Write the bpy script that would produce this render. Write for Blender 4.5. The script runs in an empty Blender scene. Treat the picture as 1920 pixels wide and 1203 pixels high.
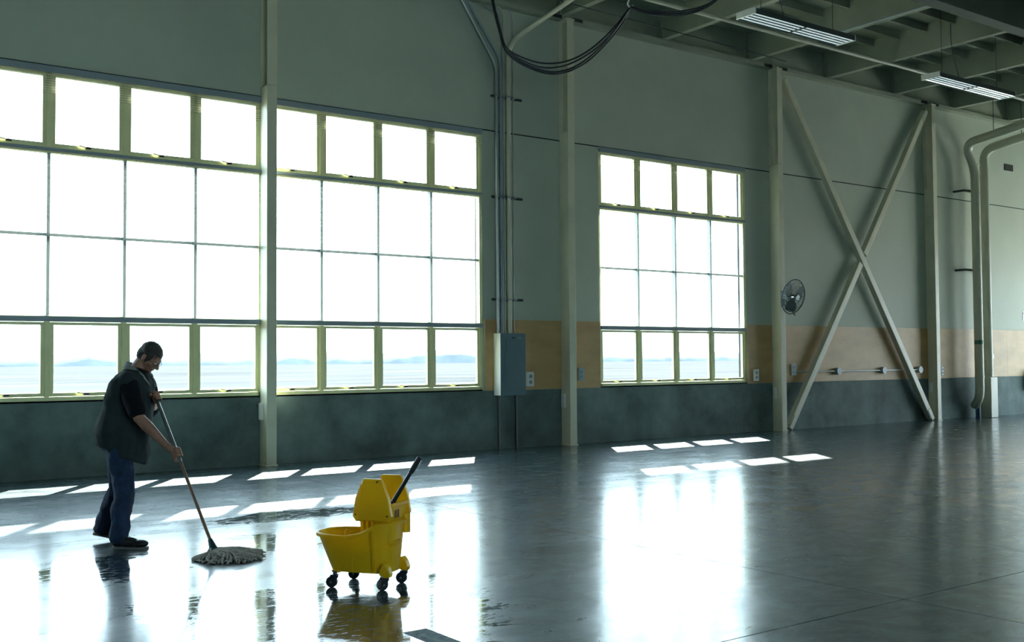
import bpy, bmesh, math, random
import numpy as np
from mathutils import Vector, Matrix, noise

random.seed(7)
sc = bpy.context.scene
col = sc.collection
R = math.radians

# ------------------------------------------------------------------ camera
CAM = Vector((0.0, -14.7007, 1.5))
F_PX, YAW, PITCH, ROLL = 1997.6, R(36.077), R(2.085), R(-0.391)
cam_d = bpy.data.cameras.new('camera')
cam_d.sensor_width = 36.0
cam_d.lens = F_PX / 1920 * 36.0
cam_d.clip_end = 3000
cam = bpy.data.objects.new('camera', cam_d)
col.objects.link(cam)
fwd = Vector((math.sin(YAW) * math.cos(PITCH), math.cos(YAW) * math.cos(PITCH), math.sin(PITCH)))
rgt = Vector((math.cos(YAW), -math.sin(YAW), 0))
upv = rgt.cross(fwd)
r2 = rgt * math.cos(ROLL) + upv * math.sin(ROLL)
u2 = -rgt * math.sin(ROLL) + upv * math.cos(ROLL)
cam.matrix_world = Matrix(((r2.x, u2.x, -fwd.x, CAM.x), (r2.y, u2.y, -fwd.y, CAM.y),
                           (r2.z, u2.z, -fwd.z, CAM.z), (0, 0, 0, 1)))
sc.camera = cam

# ------------------------------------------------------------------ sky, sun, exposure
SUN_DIR = Vector((-0.70, -1.0, -1.10)).normalized()      # direction the light travels
SKY_STRENGTH, SUN_STRENGTH = 10.0, 62.0
world = bpy.data.worlds.new('sky')
sc.world = world
world.use_nodes = True
wn = world.node_tree
wn.nodes.clear()
w_out = wn.nodes.new('ShaderNodeOutputWorld')
w_bg = wn.nodes.new('ShaderNodeBackground')
w_geo = wn.nodes.new('ShaderNodeTexCoord')
w_sep = wn.nodes.new('ShaderNodeSeparateXYZ')
w_ramp = wn.nodes.new('ShaderNodeValToRGB')
w_ramp.color_ramp.elements[0].position = 0.0
w_ramp.color_ramp.elements[0].color = (0.74, 0.91, 1.0, 1)
w_ramp.color_ramp.elements[1].position = 0.9
w_ramp.color_ramp.elements[1].color = (0.46, 0.70, 0.95, 1)
wn.links.new(w_geo.outputs['Generated'], w_sep.inputs[0])
wn.links.new(w_sep.outputs['Z'], w_ramp.inputs[0])
wn.links.new(w_ramp.outputs[0], w_bg.inputs['Color'])
w_bg.inputs['Strength'].default_value = SKY_STRENGTH
wn.links.new(w_bg.outputs[0], w_out.inputs[0])
sun_d = bpy.data.lights.new('sun', 'SUN')
sun_d.energy = SUN_STRENGTH
sun_d.angle = R(0.6)
sun_d.color = (1.0, 0.97, 0.90)
sun = bpy.data.objects.new('sun', sun_d)
sun.rotation_euler = SUN_DIR.to_track_quat('-Z', 'Y').to_euler()
sun.location = (20, 20, 25)
col.objects.link(sun)
sc.view_settings.view_transform = 'Standard'
sc.view_settings.look = 'None'
sc.view_settings.gamma = 1.0
sc.view_settings.use_curve_mapping = False
sc.view_settings.exposure = 0.2
sc.cycles.max_bounces = 10
sc.cycles.diffuse_bounces = 5
sc.cycles.sample_clamp_indirect = 12.0
sc.cycles.caustics_reflective = False

# ------------------------------------------------------------------ materials
MATS = {}


def nodes_of(name):
    m = bpy.data.materials.new(name)
    m.use_nodes = True
    nt = m.node_tree
    b = nt.nodes['Principled BSDF']
    MATS[name] = m
    return m, nt, b


def pmat(name, c, rough=0.5, metal=0.0, var=0.12, scale=3.0, bump=0.0, bscale=60.0, c2=None, spec=0.5, sheen=0.0, stretch=None):
    """Principled surface, colour broken up by world-space noise, optional fine relief."""
    m, nt, b = nodes_of(name)
    L = nt.links
    geo = nt.nodes.new('ShaderNodeNewGeometry')
    src = geo.outputs['Position']
    if stretch:
        mp = nt.nodes.new('ShaderNodeVectorMath')
        mp.operation = 'MULTIPLY'
        mp.inputs[1].default_value = stretch
        L.new(src, mp.inputs[0])
        src = mp.outputs[0]
    n = nt.nodes.new('ShaderNodeTexNoise')
    n.inputs['Scale'].default_value = scale
    n.inputs['Detail'].default_value = 6
    n.inputs['Roughness'].default_value = 0.6
    L.new(src, n.inputs['Vector'])
    rp = nt.nodes.new('ShaderNodeValToRGB')
    c2 = c2 or tuple(max(0, x * (1 - var * 2)) for x in c)
    rp.color_ramp.elements[0].position = 0.3
    rp.color_ramp.elements[0].color = (*c2, 1)
    rp.color_ramp.elements[1].position = 0.7
    rp.color_ramp.elements[1].color = (*[min(1, x * (1 + var * 0.4)) for x in c], 1)
    L.new(n.outputs['Fac'], rp.inputs[0])
    L.new(rp.outputs[0], b.inputs['Base Color'])
    b.inputs['Roughness'].default_value = rough
    b.inputs['Metallic'].default_value = metal
    b.inputs['Specular IOR Level'].default_value = spec
    if sheen:
        b.inputs['Sheen Weight'].default_value = sheen
    if bump:
        n2 = nt.nodes.new('ShaderNodeTexNoise')
        n2.inputs['Scale'].default_value = bscale
        n2.inputs['Detail'].default_value = 4
        L.new(src, n2.inputs['Vector'])
        bp = nt.nodes.new('ShaderNodeBump')
        bp.inputs['Strength'].default_value = bump
        bp.inputs['Distance'].default_value = 0.01
        L.new(n2.outputs['Fac'], bp.inputs['Height'])
        L.new(bp.outputs[0], b.inputs['Normal'])
    return m


pmat('wall_paint', (0.50, 0.565, 0.475), 0.62, var=0.05, scale=0.7, bump=0.12, bscale=25)
pmat('end_wall_paint', (0.48, 0.56, 0.48), 0.65, var=0.05, scale=0.7)
pmat('base_concrete', (0.17, 0.235, 0.225), 0.8, var=0.3, scale=1.3, bump=0.25, bscale=14)
pmat('plywood', (0.56, 0.37, 0.17), 0.5, var=0.10, scale=1.6, stretch=(0.9, 1, 2.2))
pmat('steel_paint', (0.70, 0.69, 0.54), 0.42, var=0.06, scale=2.0)
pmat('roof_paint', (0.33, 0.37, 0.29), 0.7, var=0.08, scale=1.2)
pmat('girder_dark', (0.085, 0.105, 0.09), 0.7, var=0.1, scale=1.5)  # darker than the other roof members
pmat('frame_paint', (0.86, 0.85, 0.48), 0.45, var=0.05, scale=3.0)
pmat('muntin_paint', (0.42, 0.48, 0.46), 0.45, var=0.05)
pmat('blind_slat', (0.30, 0.31, 0.30), 0.45, var=0.02)
pmat('blind_rail', (0.30, 0.37, 0.42), 0.4, var=0.04)
pmat('dark_gap', (0.03, 0.035, 0.035), 0.9, var=0.0)
pmat('latch_bronze', (0.05, 0.05, 0.055), 0.35, 0.6, var=0.05)
pmat('panel_grey', (0.115, 0.19, 0.225), 0.4, var=0.06, scale=2.0)
pmat('panel_light', (0.80, 0.82, 0.78), 0.4, var=0.03)
pmat('conduit_steel', (0.42, 0.47, 0.48), 0.35, 0.6, var=0.08, scale=4)
pmat('dark_steel', (0.06, 0.075, 0.08), 0.4, 0.5, var=0.08)
pmat('pipe_paint', (0.55, 0.57, 0.46), 0.4, var=0.06, scale=2)
pmat('plastic_white', (0.78, 0.80, 0.78), 0.4, var=0.03)
pmat('plastic_grey', (0.33, 0.42, 0.46), 0.4, var=0.05)
pmat('cable_black', (0.018, 0.024, 0.034), 0.38, var=0.1)
pmat('lamp_white', (0.88, 0.92, 0.90), 0.25, 0.25, var=0.02)
pmat('lamp_dark', (0.05, 0.07, 0.075), 0.5, var=0.05)
pmat('tube_glass', (0.85, 0.93, 0.92), 0.15, var=0.0)
pmat('vest_cloth', (0.024, 0.038, 0.042), 0.85, var=0.12, scale=9, bump=0.10, bscale=160, spec=0.2)
pmat('collar_cloth', (0.22, 0.25, 0.25), 0.85, var=0.1, scale=9, sheen=0.2)
pmat('shirt_cloth', (0.006, 0.009, 0.013), 0.9, var=0.1, scale=9, spec=0.15)
pmat('denim', (0.009, 0.036, 0.095), 0.85, var=0.25, scale=14, bump=0.3, bscale=220)
pmat('skin', (0.36, 0.19, 0.135), 0.5, var=0.08, scale=20)
pmat('hair', (0.022, 0.020, 0.020), 0.6, var=0.3, scale=60, bump=0.5, bscale=200, c2=(0.055, 0.05, 0.048))
pmat('shoe_leather', (0.014, 0.016, 0.02), 0.5, var=0.15)
pmat('shoe_sole', (0.16, 0.16, 0.155), 0.6, var=0.1)
pmat('eye_white', (0.6, 0.6, 0.58), 0.2, var=0.0)
pmat('wood_handle', (0.27, 0.165, 0.115), 0.5, var=0.15, scale=6, stretch=(4, 4, 0.8))
pmat('handle_steel', (0.30, 0.33, 0.34), 0.3, 0.7, var=0.1)
pmat('socket_teal', (0.010, 0.055, 0.058), 0.45, var=0.1)
pmat('mop_yarn', (0.56, 0.53, 0.48), 0.95, var=0.3, scale=30, c2=(0.30, 0.285, 0.265), spec=0.1)
pmat('wheel_rubber', (0.015, 0.02, 0.024), 0.45, var=0.1)
pmat('lever_black', (0.012, 0.02, 0.03), 0.35, var=0.1)
pmat('screw_dark', (0.06, 0.05, 0.03), 0.4, 0.4, var=0.0)
pmat('sign_red', (0.55, 0.03, 0.03), 0.4, var=0.03)
pmat('tape_worn', (0.30, 0.36, 0.38), 0.75, var=0.5, scale=22, c2=(0.10, 0.14, 0.16), spec=0.2)
pmat('tape_green', (0.01, 0.16, 0.10), 0.5, var=0.05)
pmat('pipe_blue', (0.02, 0.10, 0.20), 0.5, var=0.05)
pmat('ground_outside', (0.056, 0.058, 0.059), 1.0, var=0.22, scale=0.05, spec=0.0, stretch=(0.5, 2.0, 1))
pmat('yard_concrete', (0.40, 0.38, 0.33), 0.9, var=0.2, scale=0.03)
pmat('treeline', (0.150, 0.156, 0.160), 0.95, var=0.2, scale=0.05, spec=0.0)

for nm, c_, st in (('tube_dim', (0.75, 0.97, 1.0), 0.42), ('tube_bright', (0.80, 1.0, 0.97), 1.3)):
    m = pmat(nm, (0.85, 0.93, 0.92), 0.15, var=0.0)
    bb = m.node_tree.nodes['Principled BSDF']
    bb.inputs['Emission Color'].default_value = (*c_, 1)
    bb.inputs['Emission Strength'].default_value = st  # emission added so the tubes look brighter than the bounced light makes them

# translucent moulded yellow plastic
m, nt, b = nodes_of('yellow_plastic')
b.inputs['Base Color'].default_value = (0.86, 0.56, 0.012, 1)
b.inputs['Roughness'].default_value = 0.38
tr = nt.nodes.new('ShaderNodeBsdfTranslucent')
tr.inputs['Color'].default_value = (0.95, 0.62, 0.02, 1)
mx = nt.nodes.new('ShaderNodeMixShader')
mx.inputs[0].default_value = 0.36
nz = nt.nodes.new('ShaderNodeTexNoise')
nz.inputs['Scale'].default_value = 18
rp = nt.nodes.new('ShaderNodeValToRGB')
rp.color_ramp.elements[0].color = (0.88, 0.57, 0.010, 1)
rp.color_ramp.elements[1].color = (0.95, 0.67, 0.014, 1)
nt.links.new(nz.outputs['Fac'], rp.inputs[0])
nt.links.new(rp.outputs[0], b.inputs['Base Color'])
nt.links.new(b.outputs[0], mx.inputs[1])
nt.links.new(tr.outputs[0], mx.inputs[2])
nt.links.new(mx.outputs[0], nt.nodes['Material Output'].inputs['Surface'])

# window glass: clear with a Fresnel reflection
m, nt, b = nodes_of('window_glass')
nt.nodes.remove(b)
tp = nt.nodes.new('ShaderNodeBsdfTransparent')
tp.inputs['Color'].default_value = (0.95, 0.98, 0.97, 1)
gl = nt.nodes.new('ShaderNodeBsdfGlossy')
gl.inputs['Roughness'].default_value = 0.02
lw = nt.nodes.new('ShaderNodeLayerWeight')
lw.inputs['Blend'].default_value = 0.5
pw = nt.nodes.new('ShaderNodeMath')
pw.operation = 'POWER'
pw.inputs[1].default_value = 5.0
nt.links.new(lw.outputs['Facing'], pw.inputs[0])
fr = nt.nodes.new('ShaderNodeMath')
fr.operation = 'MULTIPLY_ADD'
fr.inputs[1].default_value = 0.96
fr.inputs[2].default_value = 0.04
nt.links.new(pw.outputs[0], fr.inputs[0])
mx = nt.nodes.new('ShaderNodeMixShader')
nt.links.new(fr.outputs[0], mx.inputs[0])
nt.links.new(tp.outputs[0], mx.inputs[1])
nt.links.new(gl.outputs[0], mx.inputs[2])
nt.links.new(mx.outputs[0], nt.nodes['Material Output'].inputs['Surface'])

# fan guard wire / lens of the spectacles use plain materials
pmat('guard_wire', (0.10, 0.14, 0.16), 0.6, 0.2, var=0.05)
pmat('fan_chrome', (0.55, 0.6, 0.6), 0.2, 0.9, var=0.03)


def floor_material():
    m, nt, b = nodes_of('polished_concrete')
    N, L = nt.nodes, nt.links

    def math_(op, a, bb=None, clamp=False):
        n = N.new('ShaderNodeMath')
        n.operation = op
        n.use_clamp = clamp
        for i, v in enumerate((a, bb)):
            if v is None:
                continue
            if isinstance(v, (int, float)):
                n.inputs[i].default_value = v
            else:
                L.new(v, n.inputs[i])
        return n.outputs[0]

    def ramp(v, p0, p1, c0=(0, 0, 0, 1), c1=(1, 1, 1, 1)):
        r_ = N.new('ShaderNodeValToRGB')
        r_.color_ramp.elements[0].position = p0
        r_.color_ramp.elements[1].position = p1
        r_.color_ramp.elements[0].color = c0
        r_.color_ramp.elements[1].color = c1
        L.new(v, r_.inputs[0])
        return r_.outputs[0]

    geo = N.new('ShaderNodeNewGeometry')
    P = geo.outputs['Position']

    def noise_(scale, detail=5, rough=0.6, stretch=None, dist=0.0):
        src = P
        if stretch:
            v = N.new('ShaderNodeVectorMath')
            v.operation = 'MULTIPLY'
            v.inputs[1].default_value = stretch
            L.new(P, v.inputs[0])
            src = v.outputs[0]
        n = N.new('ShaderNodeTexNoise')
        n.inputs['Scale'].default_value = scale
        n.inputs['Detail'].default_value = detail
        n.inputs['Roughness'].default_value = rough
        n.inputs['Distortion'].default_value = dist
        L.new(src, n.inputs['Vector'])
        return n.outputs['Fac']
    big = noise_(0.55, 6, 0.65)
    mid = noise_(2.6, 8, 0.7, dist=0.6)
    fine = noise_(38, 4, 0.6)
    mid3 = noise_(2.8, 11, 0.74, (1.0, 1.3, 1), 1.2)
    mid2 = noise_(1.7, 8, 0.68, (1.0, 1.2, 1), 0.9)
    streak = noise_(1.7, 6, 0.7, (0.35, 2.2, 1))
    # colour: mottled blue-grey concrete
    c_a = ramp(big, 0.32, 0.70, (0.010, 0.024, 0.029, 1), (0.036, 0.066, 0.076, 1))
    c_b = ramp(mid3, 0.36, 0.66, (0.008, 0.020, 0.025, 1), (0.120, 0.175, 0.195, 1))
    mix = N.new('ShaderNodeMix')
    mix.data_type = 'RGBA'
    mix.inputs['Factor'].default_value = 0.5
    L.new(c_a, mix.inputs['A'])
    L.new(c_b, mix.inputs['B'])
    # wet, freshly mopped area: an irregular puddle round the mop bucket
    sep = N.new('ShaderNodeSeparateXYZ')
    L.new(P, sep.inputs[0])
    area = None
    for gx, gy, rx, ry in ((4.45, -4.95, 1.2, 0.45), (3.55, -6.35, 0.6, 0.7), (2.60, -8.8, 0.8, 1.3), (2.30, -8.2, 0.5, 0.6),
                           (3.92, -8.40, 0.3, 0.35), (3.05, -9.0, 1.1, 1.3), (2.2, -6.6, 0.7, 0.8)):
        ex = math_('MULTIPLY', math_('SUBTRACT', sep.outputs['X'], gx), 1 / rx)
        ey = math_('MULTIPLY', math_('SUBTRACT', sep.outputs['Y'], gy), 1 / ry)
        v = math_('SUBTRACT', 1.0, math_('SQRT', math_('ADD', math_('MULTIPLY', ex, ex), math_('MULTIPLY', ey, ey))), True)
        area = v if area is None else math_('MAXIMUM', area, v)
    wetn = noise_(4.2, 10, 0.78, (0.8, 1.2, 1), 0.6)
    wet_raw = math_('ADD', math_('SUBTRACT', wetn, 0.62), math_('MULTIPLY', area, 0.42))
    wet = ramp(wet_raw, 0.0, 0.05)
    speck = ramp(noise_(14, 6, 0.75, (0.6, 1.7, 1)), 0.52, 0.60)
    wet = math_('MULTIPLY', wet, math_('SUBTRACT', 1.0, math_('MULTIPLY', speck, 0.75)), True)
    # dark, less glossy stripes
    stripe_v = N.new('ShaderNodeVectorMath')
    stripe_v.operation = 'DOT_PRODUCT'
    stripe_v.inputs[1].default_value = (1.0, 0.06, 0)
    L.new(P, stripe_v.inputs[0])
    wob = math_('ADD', stripe_v.outputs['Value'], math_('MULTIPLY', noise_(0.5, 2), 0.12))
    stripes = math_('SINE', math_('MULTIPLY', wob, 17.0))
    stripes = ramp(stripes, 0.55, 0.8)
    reg = math_('MULTIPLY', ramp(math_('SUBTRACT', sep.outputs['X'], 7.0), 0.0, 0.8),
                ramp(math_('MULTIPLY', math_('ADD', sep.outputs['Y'], 11.6), 0.5), 0.0, 0.25))
    reg = math_('MULTIPLY', reg, ramp(math_('MULTIPLY', math_('SUBTRACT', -8.6, sep.outputs['Y']), 0.5), 0.0, 0.5))
    stripes = math_('MULTIPLY', math_('MULTIPLY', stripes, reg), ramp(noise_(1.3, 4, 0.6, (2.0, 0.5, 1)), 0.38, 0.60))
    dark = N.new('ShaderNodeMix')
    dark.data_type = 'RGBA'
    dark.inputs['B'].default_value = (0.030, 0.040, 0.055, 1)
    L.new(math_('MAXIMUM', math_('MULTIPLY', stripes, 0.7), math_('MULTIPLY', wet, 0.25)), dark.inputs['Factor'])
    L.new(mix.outputs['Result'], dark.inputs['A'])
    L.new(dark.outputs['Result'], b.inputs['Base Color'])
    # gloss
    dry = math_('ADD', math_('ADD', 0.065, math_('MULTIPLY', ramp(mid2, 0.30, 0.70), 0.13)), math_('MULTIPLY', ramp(streak, 0.3, 0.7), 0.07))
    dry = math_('ADD', dry, math_('MULTIPLY', ramp(noise_(14, 6, 0.75, (0.6, 1.6, 1)), 0.35, 0.65), 0.02))
    rough = math_('ADD', math_('MULTIPLY', dry, math_('SUBTRACT', 1.0, wet)), math_('MULTIPLY', wet, 0.03))
    # polished sealer over a duller slab: a sharp coat above a broad base sheen
    cw = math_('SUBTRACT', 1.0, math_('MULTIPLY', ramp(mid3, 0.35, 0.65), 0.18))
    L.new(math_('MULTIPLY', math_('MAXIMUM', cw, wet), math_('SUBTRACT', 1.0, math_('MULTIPLY', stripes, 0.7))), b.inputs['Coat Weight'])
    b.inputs['Coat IOR'].default_value = 1.5
    L.new(rough, b.inputs['Coat Roughness'])
    broad = math_('ADD', 0.26, math_('MULTIPLY', mid2, 0.32))
    L.new(math_('MULTIPLY', broad, math_('SUBTRACT', 1.0, math_('MULTIPLY', wet, 0.85))), b.inputs['Roughness'])
    b.inputs['IOR'].default_value = 1.28
    bp = N.new('ShaderNodeBump')
    bp.inputs['Strength'].default_value = 0.05
    bp.inputs['Distance'].default_value = 0.004
    L.new(math_('ADD', fine, math_('MULTIPLY', mid, 2.0)), bp.inputs['Height'])
    L.new(bp.outputs[0], b.inputs['Normal'])
    L.new(bp.outputs[0], b.inputs['Coat Normal'])
    return m


floor_material()


# ------------------------------------------------------------------ geometry helpers
class MB:
    """Collects shapes; build() links them as one mesh object."""

    def __init__(self):
        self.v, self.f = [], []

    def add(self, vs, fs):
        o = len(self.v)
        self.v += [tuple(p) for p in vs]
        self.f += [tuple(i + o for i in f) for f in fs]
        return self

    def box(self, x0, x1, y0, y1, z0, z1):
        vs = [(x0, y0, z0), (x1, y0, z0), (x1, y1, z0), (x0, y1, z0), (x0, y0, z1), (x1, y0, z1), (x1, y1, z1), (x0, y1, z1)]
        return self.add(vs, [(0, 3, 2, 1), (4, 5, 6, 7), (0, 1, 5, 4), (1, 2, 6, 5), (2, 3, 7, 6), (3, 0, 4, 7)])

    def bar(self, p0, p1, w, d, side=(0, 1, 0)):
        """rectangular bar from p0 to p1, w across in the plane, d along `side`"""
        p0, p1 = Vector(p0), Vector(p1)
        t = (p1 - p0).normalized()
        s = Vector(side)
        s = (s - t * s.dot(t)).normalized()
        n = t.cross(s)
        vs = []
        for p in (p0, p1):
            for a, bb in ((-1, -1), (1, -1), (1, 1), (-1, 1)):
                vs.append(p + n * a * w / 2 + s * bb * d / 2)
        return self.add(vs, [(0, 3, 2, 1), (4, 5, 6, 7), (0, 1, 5, 4), (1, 2, 6, 5), (2, 3, 7, 6), (3, 0, 4, 7)])

    def loft(self, rings, cap0=True, cap1=True, closed=True):
        n = len(rings[0])
        vs = [p for r in rings for p in r]
        fs = []
        for i in range(len(rings) - 1):
            for j in range(n if closed else n - 1):
                k = (j + 1) % n
                fs.append((i * n + j, i * n + k, (i + 1) * n + k, (i + 1) * n + j))
        if cap0:
            fs.append(tuple(range(n - 1, -1, -1)))
        if cap1:
            fs.append(tuple((len(rings) - 1) * n + j for j in range(n)))
        return self.add(vs, fs)

    def tube(self, pts, rad, n=10, caps=True):
        pts = [Vector(p) for p in pts]
        if not isinstance(rad, (list, tuple)):
            rad = [rad] * len(pts)
        t0 = (pts[1] - pts[0]).normalized()
        up = Vector((0, 0, 1)) if abs(t0.z) < 0.9 else Vector((1, 0, 0))
        nrm = (up - t0 * up.dot(t0)).normalized()
        rings = []
        for i, p in enumerate(pts):
            if i == 0:
                t = t0
            elif i == len(pts) - 1:
                t = (pts[i] - pts[i - 1]).normalized()
            else:
                t = ((pts[i] - pts[i - 1]).normalized() + (pts[i + 1] - pts[i]).normalized()).normalized()
            nrm = (nrm - t * nrm.dot(t)).normalized()
            bn = t.cross(nrm)
            rings.append([p + (nrm * math.cos(2 * math.pi * k / n) + bn * math.sin(2 * math.pi * k / n)) * rad[i] for k in range(n)])
        return self.loft(rings, caps, caps)

    def capsule(self, p0, r0, p1, r1, n=14, m=4):
        p0, p1 = Vector(p0), Vector(p1)
        t = (p1 - p0).normalized()
        up = Vector((0, 0, 1)) if abs(t.z) < 0.9 else Vector((1, 0, 0))
        nx = (up - t * up.dot(t)).normalized()
        ny = t.cross(nx)
        prof = []
        for k in range(m + 1):
            a = -math.pi / 2 + (math.pi / 2) * k / m
            prof.append((p0 + t * r0 * math.sin(a), max(r0 * math.cos(a), r0 * 0.02)))
        for k in range(m + 1):
            a = (math.pi / 2) * k / m
            prof.append((p1 + t * r1 * math.sin(a), max(r1 * math.cos(a), r1 * 0.02)))
        rings = [[c + (nx * math.cos(2 * math.pi * j / n) + ny * math.sin(2 * math.pi * j / n)) * rr for j in range(n)] for c, rr in prof]
        return self.loft(rings)

    def ball(self, c, r, rot=None, n=20, m=12):
        c = Vector(c)
        r = Vector(r) if not isinstance(r, (int, float)) else Vector((r, r, r))
        rings = []
        for i in range(m + 1):
            a = -math.pi / 2 + math.pi * i / m
            cr = max(math.cos(a), 0.02)
            ring = []
            for j in range(n):
                p = Vector((r.x * cr * math.cos(2 * math.pi * j / n), r.y * cr * math.sin(2 * math.pi * j / n), r.z * math.sin(a)))
                if rot is not None:
                    p = rot @ p
                ring.append(c + p)
            rings.append(ring)
        return self.loft(rings)

    def prism(self, poly, d0, d1, fn):
        """poly of 2-D points swept from d0 to d1; fn(a, b, d) -> point"""
        n = len(poly)
        vs = [fn(a, bb, d0) for a, bb in poly] + [fn(a, bb, d1) for a, bb in poly]
        fs = [tuple(range(n - 1, -1, -1)), tuple(range(n, 2 * n))]
        for i in range(n):
            j = (i + 1) % n
            fs.append((i, j, n + j, n + i))
        return self.add(vs, fs)

    def mesh(self, name):
        me = bpy.data.meshes.new(name)
        me.from_pydata(self.v, [], self.f)
        bm = bmesh.new()
        bm.from_mesh(me)
        bmesh.ops.recalc_face_normals(bm, faces=bm.faces)
        bm.to_mesh(me)
        bm.free()
        me.update()
        return me

    def build(self, name, mat_, parent=None, smooth=None, bevel=0.0, bseg=2):
        me = self.mesh(name)
        return link(name, me, mat_, parent, smooth, bevel, bseg)


def link(name, me, mat_, parent=None, smooth=None, bevel=0.0, bseg=2):
    if mat_ and not me.materials:
        me.materials.append(MATS[mat_])
    if smooth is not None:
        for p in me.polygons:
            p.use_smooth = True
        me.set_sharp_from_angle(angle=R(smooth))
    o = bpy.data.objects.new(name, me)
    col.objects.link(o)
    if parent is not None:
        o.parent = parent
    if bevel:
        md = o.modifiers.new('bevel', 'BEVEL')
        md.width = bevel
        md.segments = bseg
        md.limit_method = 'ANGLE'
    return o


def empty(name, loc=(0, 0, 0), rz=0.0, parent=None):
    o = bpy.data.objects.new(name, None)
    o.empty_display_size = 0.2
    o.location = loc
    o.rotation_euler = (0, 0, rz)
    if parent is not None:
        o.parent = parent
    col.objects.link(o)
    return o


def tag(o, label=None, cat=None, group=None, kind=None):
    if label:
        o['label'] = label
    if cat:
        o['category'] = cat
    if group:
        o['group'] = group
    if kind:
        o['kind'] = kind
    return o


def copy_tree(o, parent=None):
    c = o.copy()
    col.objects.link(c)
    c.parent = parent
    for ch in list(o.children):
        copy_tree(ch, c)
    return c


def piece(name, me, mat_, parent, loc=(0, 0, 0)):
    """an instance of a shared mesh, parented"""
    o = link(name, me, mat_, parent)
    o.location = loc
    return o


def arc(p0, p1, p2, n=6):
    """quadratic bend through a corner"""
    p0, p1, p2 = Vector(p0), Vector(p1), Vector(p2)
    return [(p0 * (1 - t) ** 2 + p1 * 2 * t * (1 - t) + p2 * t * t) for t in [i / n for i in range(n + 1)]]


def bend_path(pts, rad, n=6):
    pts = [Vector(p) for p in pts]
    out = [pts[0]]
    for i in range(1, len(pts) - 1):
        a, b_, c = pts[i - 1], pts[i], pts[i + 1]
        d0 = min(rad, (a - b_).length * 0.49)
        d1 = min(rad, (c - b_).length * 0.49)
        out += arc(b_ + (a - b_).normalized() * d0, b_, b_ + (c - b_).normalized() * d1, n)
    out.append(pts[-1])
    return out


# ------------------------------------------------------------------ dimensions of the hall
XL, XR = -8.0, 32.5           # end walls
YF = -20.0                    # wall behind the camera
ROOF = 8.15
COLX = [6.245, 11.85, 17.45, 23.02]
CELL = 0.97475
WIN = {1: 6.188 - 4 * CELL, 2: 6.188, 3: 12.694, 4: 0.29 - 4.0 * CELL, 5: 27.75}  # the last two lie out of view, added for the light they let in
Z_SILL, Z_T3, Z_T2, Z_T1, Z_HEAD = 1.004, 2.076, 3.173, 4.281, 5.336
Z_BASE, Z_PLY, Z_JOINT = 0.985, 2.18, 5.385

# ------------------------------------------------------------------ floor: base with one slab per control-joint bay
floor = MB().box(XL, XR, YF, 0.1, -0.30, -0.04).build('floor', 'dark_gap')
tag(floor, kind='structure')
xs = [XL, -6.1, -0.1, 5.88, 11.90, 17.9, 23.9, 30.0, XR]
ys = [YF, -16.2, -10.74, -5.25, 0.1]
g = 0.0045
for i in range(len(xs) - 1):
    for j in range(len(ys) - 1):
        MB().box(xs[i] + g, xs[i + 1] - g, ys[j] + g, ys[j + 1] - g, -0.04, 0.0).build('slab', 'polished_concrete', floor)


# ------------------------------------------------------------------ window wall
def cut(x0, x1, z0, z1, holes):
    """rectangles that cover [x0,x1]x[z0,z1] minus the holes (hx0,hx1,hz0,hz1)"""
    cuts = sorted({x0, x1} | {min(max(h[k], x0), x1) for h in holes for k in (0, 1)})
    out = []
    for a, b_ in zip(cuts, cuts[1:]):
        if b_ - a < 1e-6:
            continue
        mid = (a + b_) / 2
        segs = [(z0, z1)]
        for h in holes:
            if h[0] < mid < h[1]:
                ns = []
                for s in segs:
                    if h[3] <= s[0] or h[2] >= s[1]:
                        ns.append(s)
                    else:
                        if h[2] > s[0]:
                            ns.append((s[0], h[2]))
                        if h[3] < s[1]:
                            ns.append((h[3], s[1]))
                segs = ns
        out += [(a, b_, s[0], s[1]) for s in segs]
    return out


holes = [(WIN[1], WIN[2] + 4 * CELL + 0.01, Z_SILL, Z_HEAD), (WIN[3] - 0.01, WIN[3] + 4 * CELL + 0.01, Z_SILL, Z_HEAD),
         (WIN[5] - 0.01, WIN[5] + 4 * CELL + 0.02, Z_SILL, Z_HEAD),
         (WIN[4] - 0.03, WIN[4] + 4 * CELL + 0.03, Z_SILL, Z_HEAD)]
mb = MB()
for a, b_, c, d in cut(XL, XR, -0.3, ROOF + 0.3, holes):
    mb.box(a, b_, 0.016, 0.21, c, d)
wall_back = tag(mb.build('wall_back', 'dark_gap'), kind='structure')
bays = [XL, 0.65] + COLX + [28.6, XR]
for a, b_ in zip(bays, bays[1:]):
    for z0, z1, name, mt in ((-0.02, Z_BASE, 'concrete_base', 'base_concrete'), (Z_BASE, Z_JOINT - 0.012, 'wall_panel', 'wall_paint'),
                             (Z_JOINT + 0.012, ROOF + 0.1, 'wall_panel', 'wall_paint')):
        mb = MB()
        for r_ in cut(a + 0.004, b_ - 0.004, z0, z1, holes):
            mb.box(r_[0], r_[1], 0.0, 0.016, r_[2], r_[3])
        if name == 'concrete_base':
            mb2 = MB()
            for h in holes:      # strip of concrete right under the sill
                if h[0] < b_ and h[1] > a:
                    mb.box(max(a + 0.004, h[0]), min(b_ - 0.004, h[1]), 0.0, 0.016, Z_BASE, Z_SILL)
        mb.build(name, mt, wall_back)
for x0, x1 in ((10.14, 10.80), (10.803, 11.775), (11.925, 12.675), (16.62, 17.375), (17.53, 18.75), (18.753, 21.19), (21.193, 22.945),
               (23.10, 24.03), (24.033, 26.47), (26.473, 27.70)):
    MB().box(x0, x1, -0.018, 0.0, Z_BASE + 0.005, Z_PLY).build('plywood_panel', 'plywood', wall_back)

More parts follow.
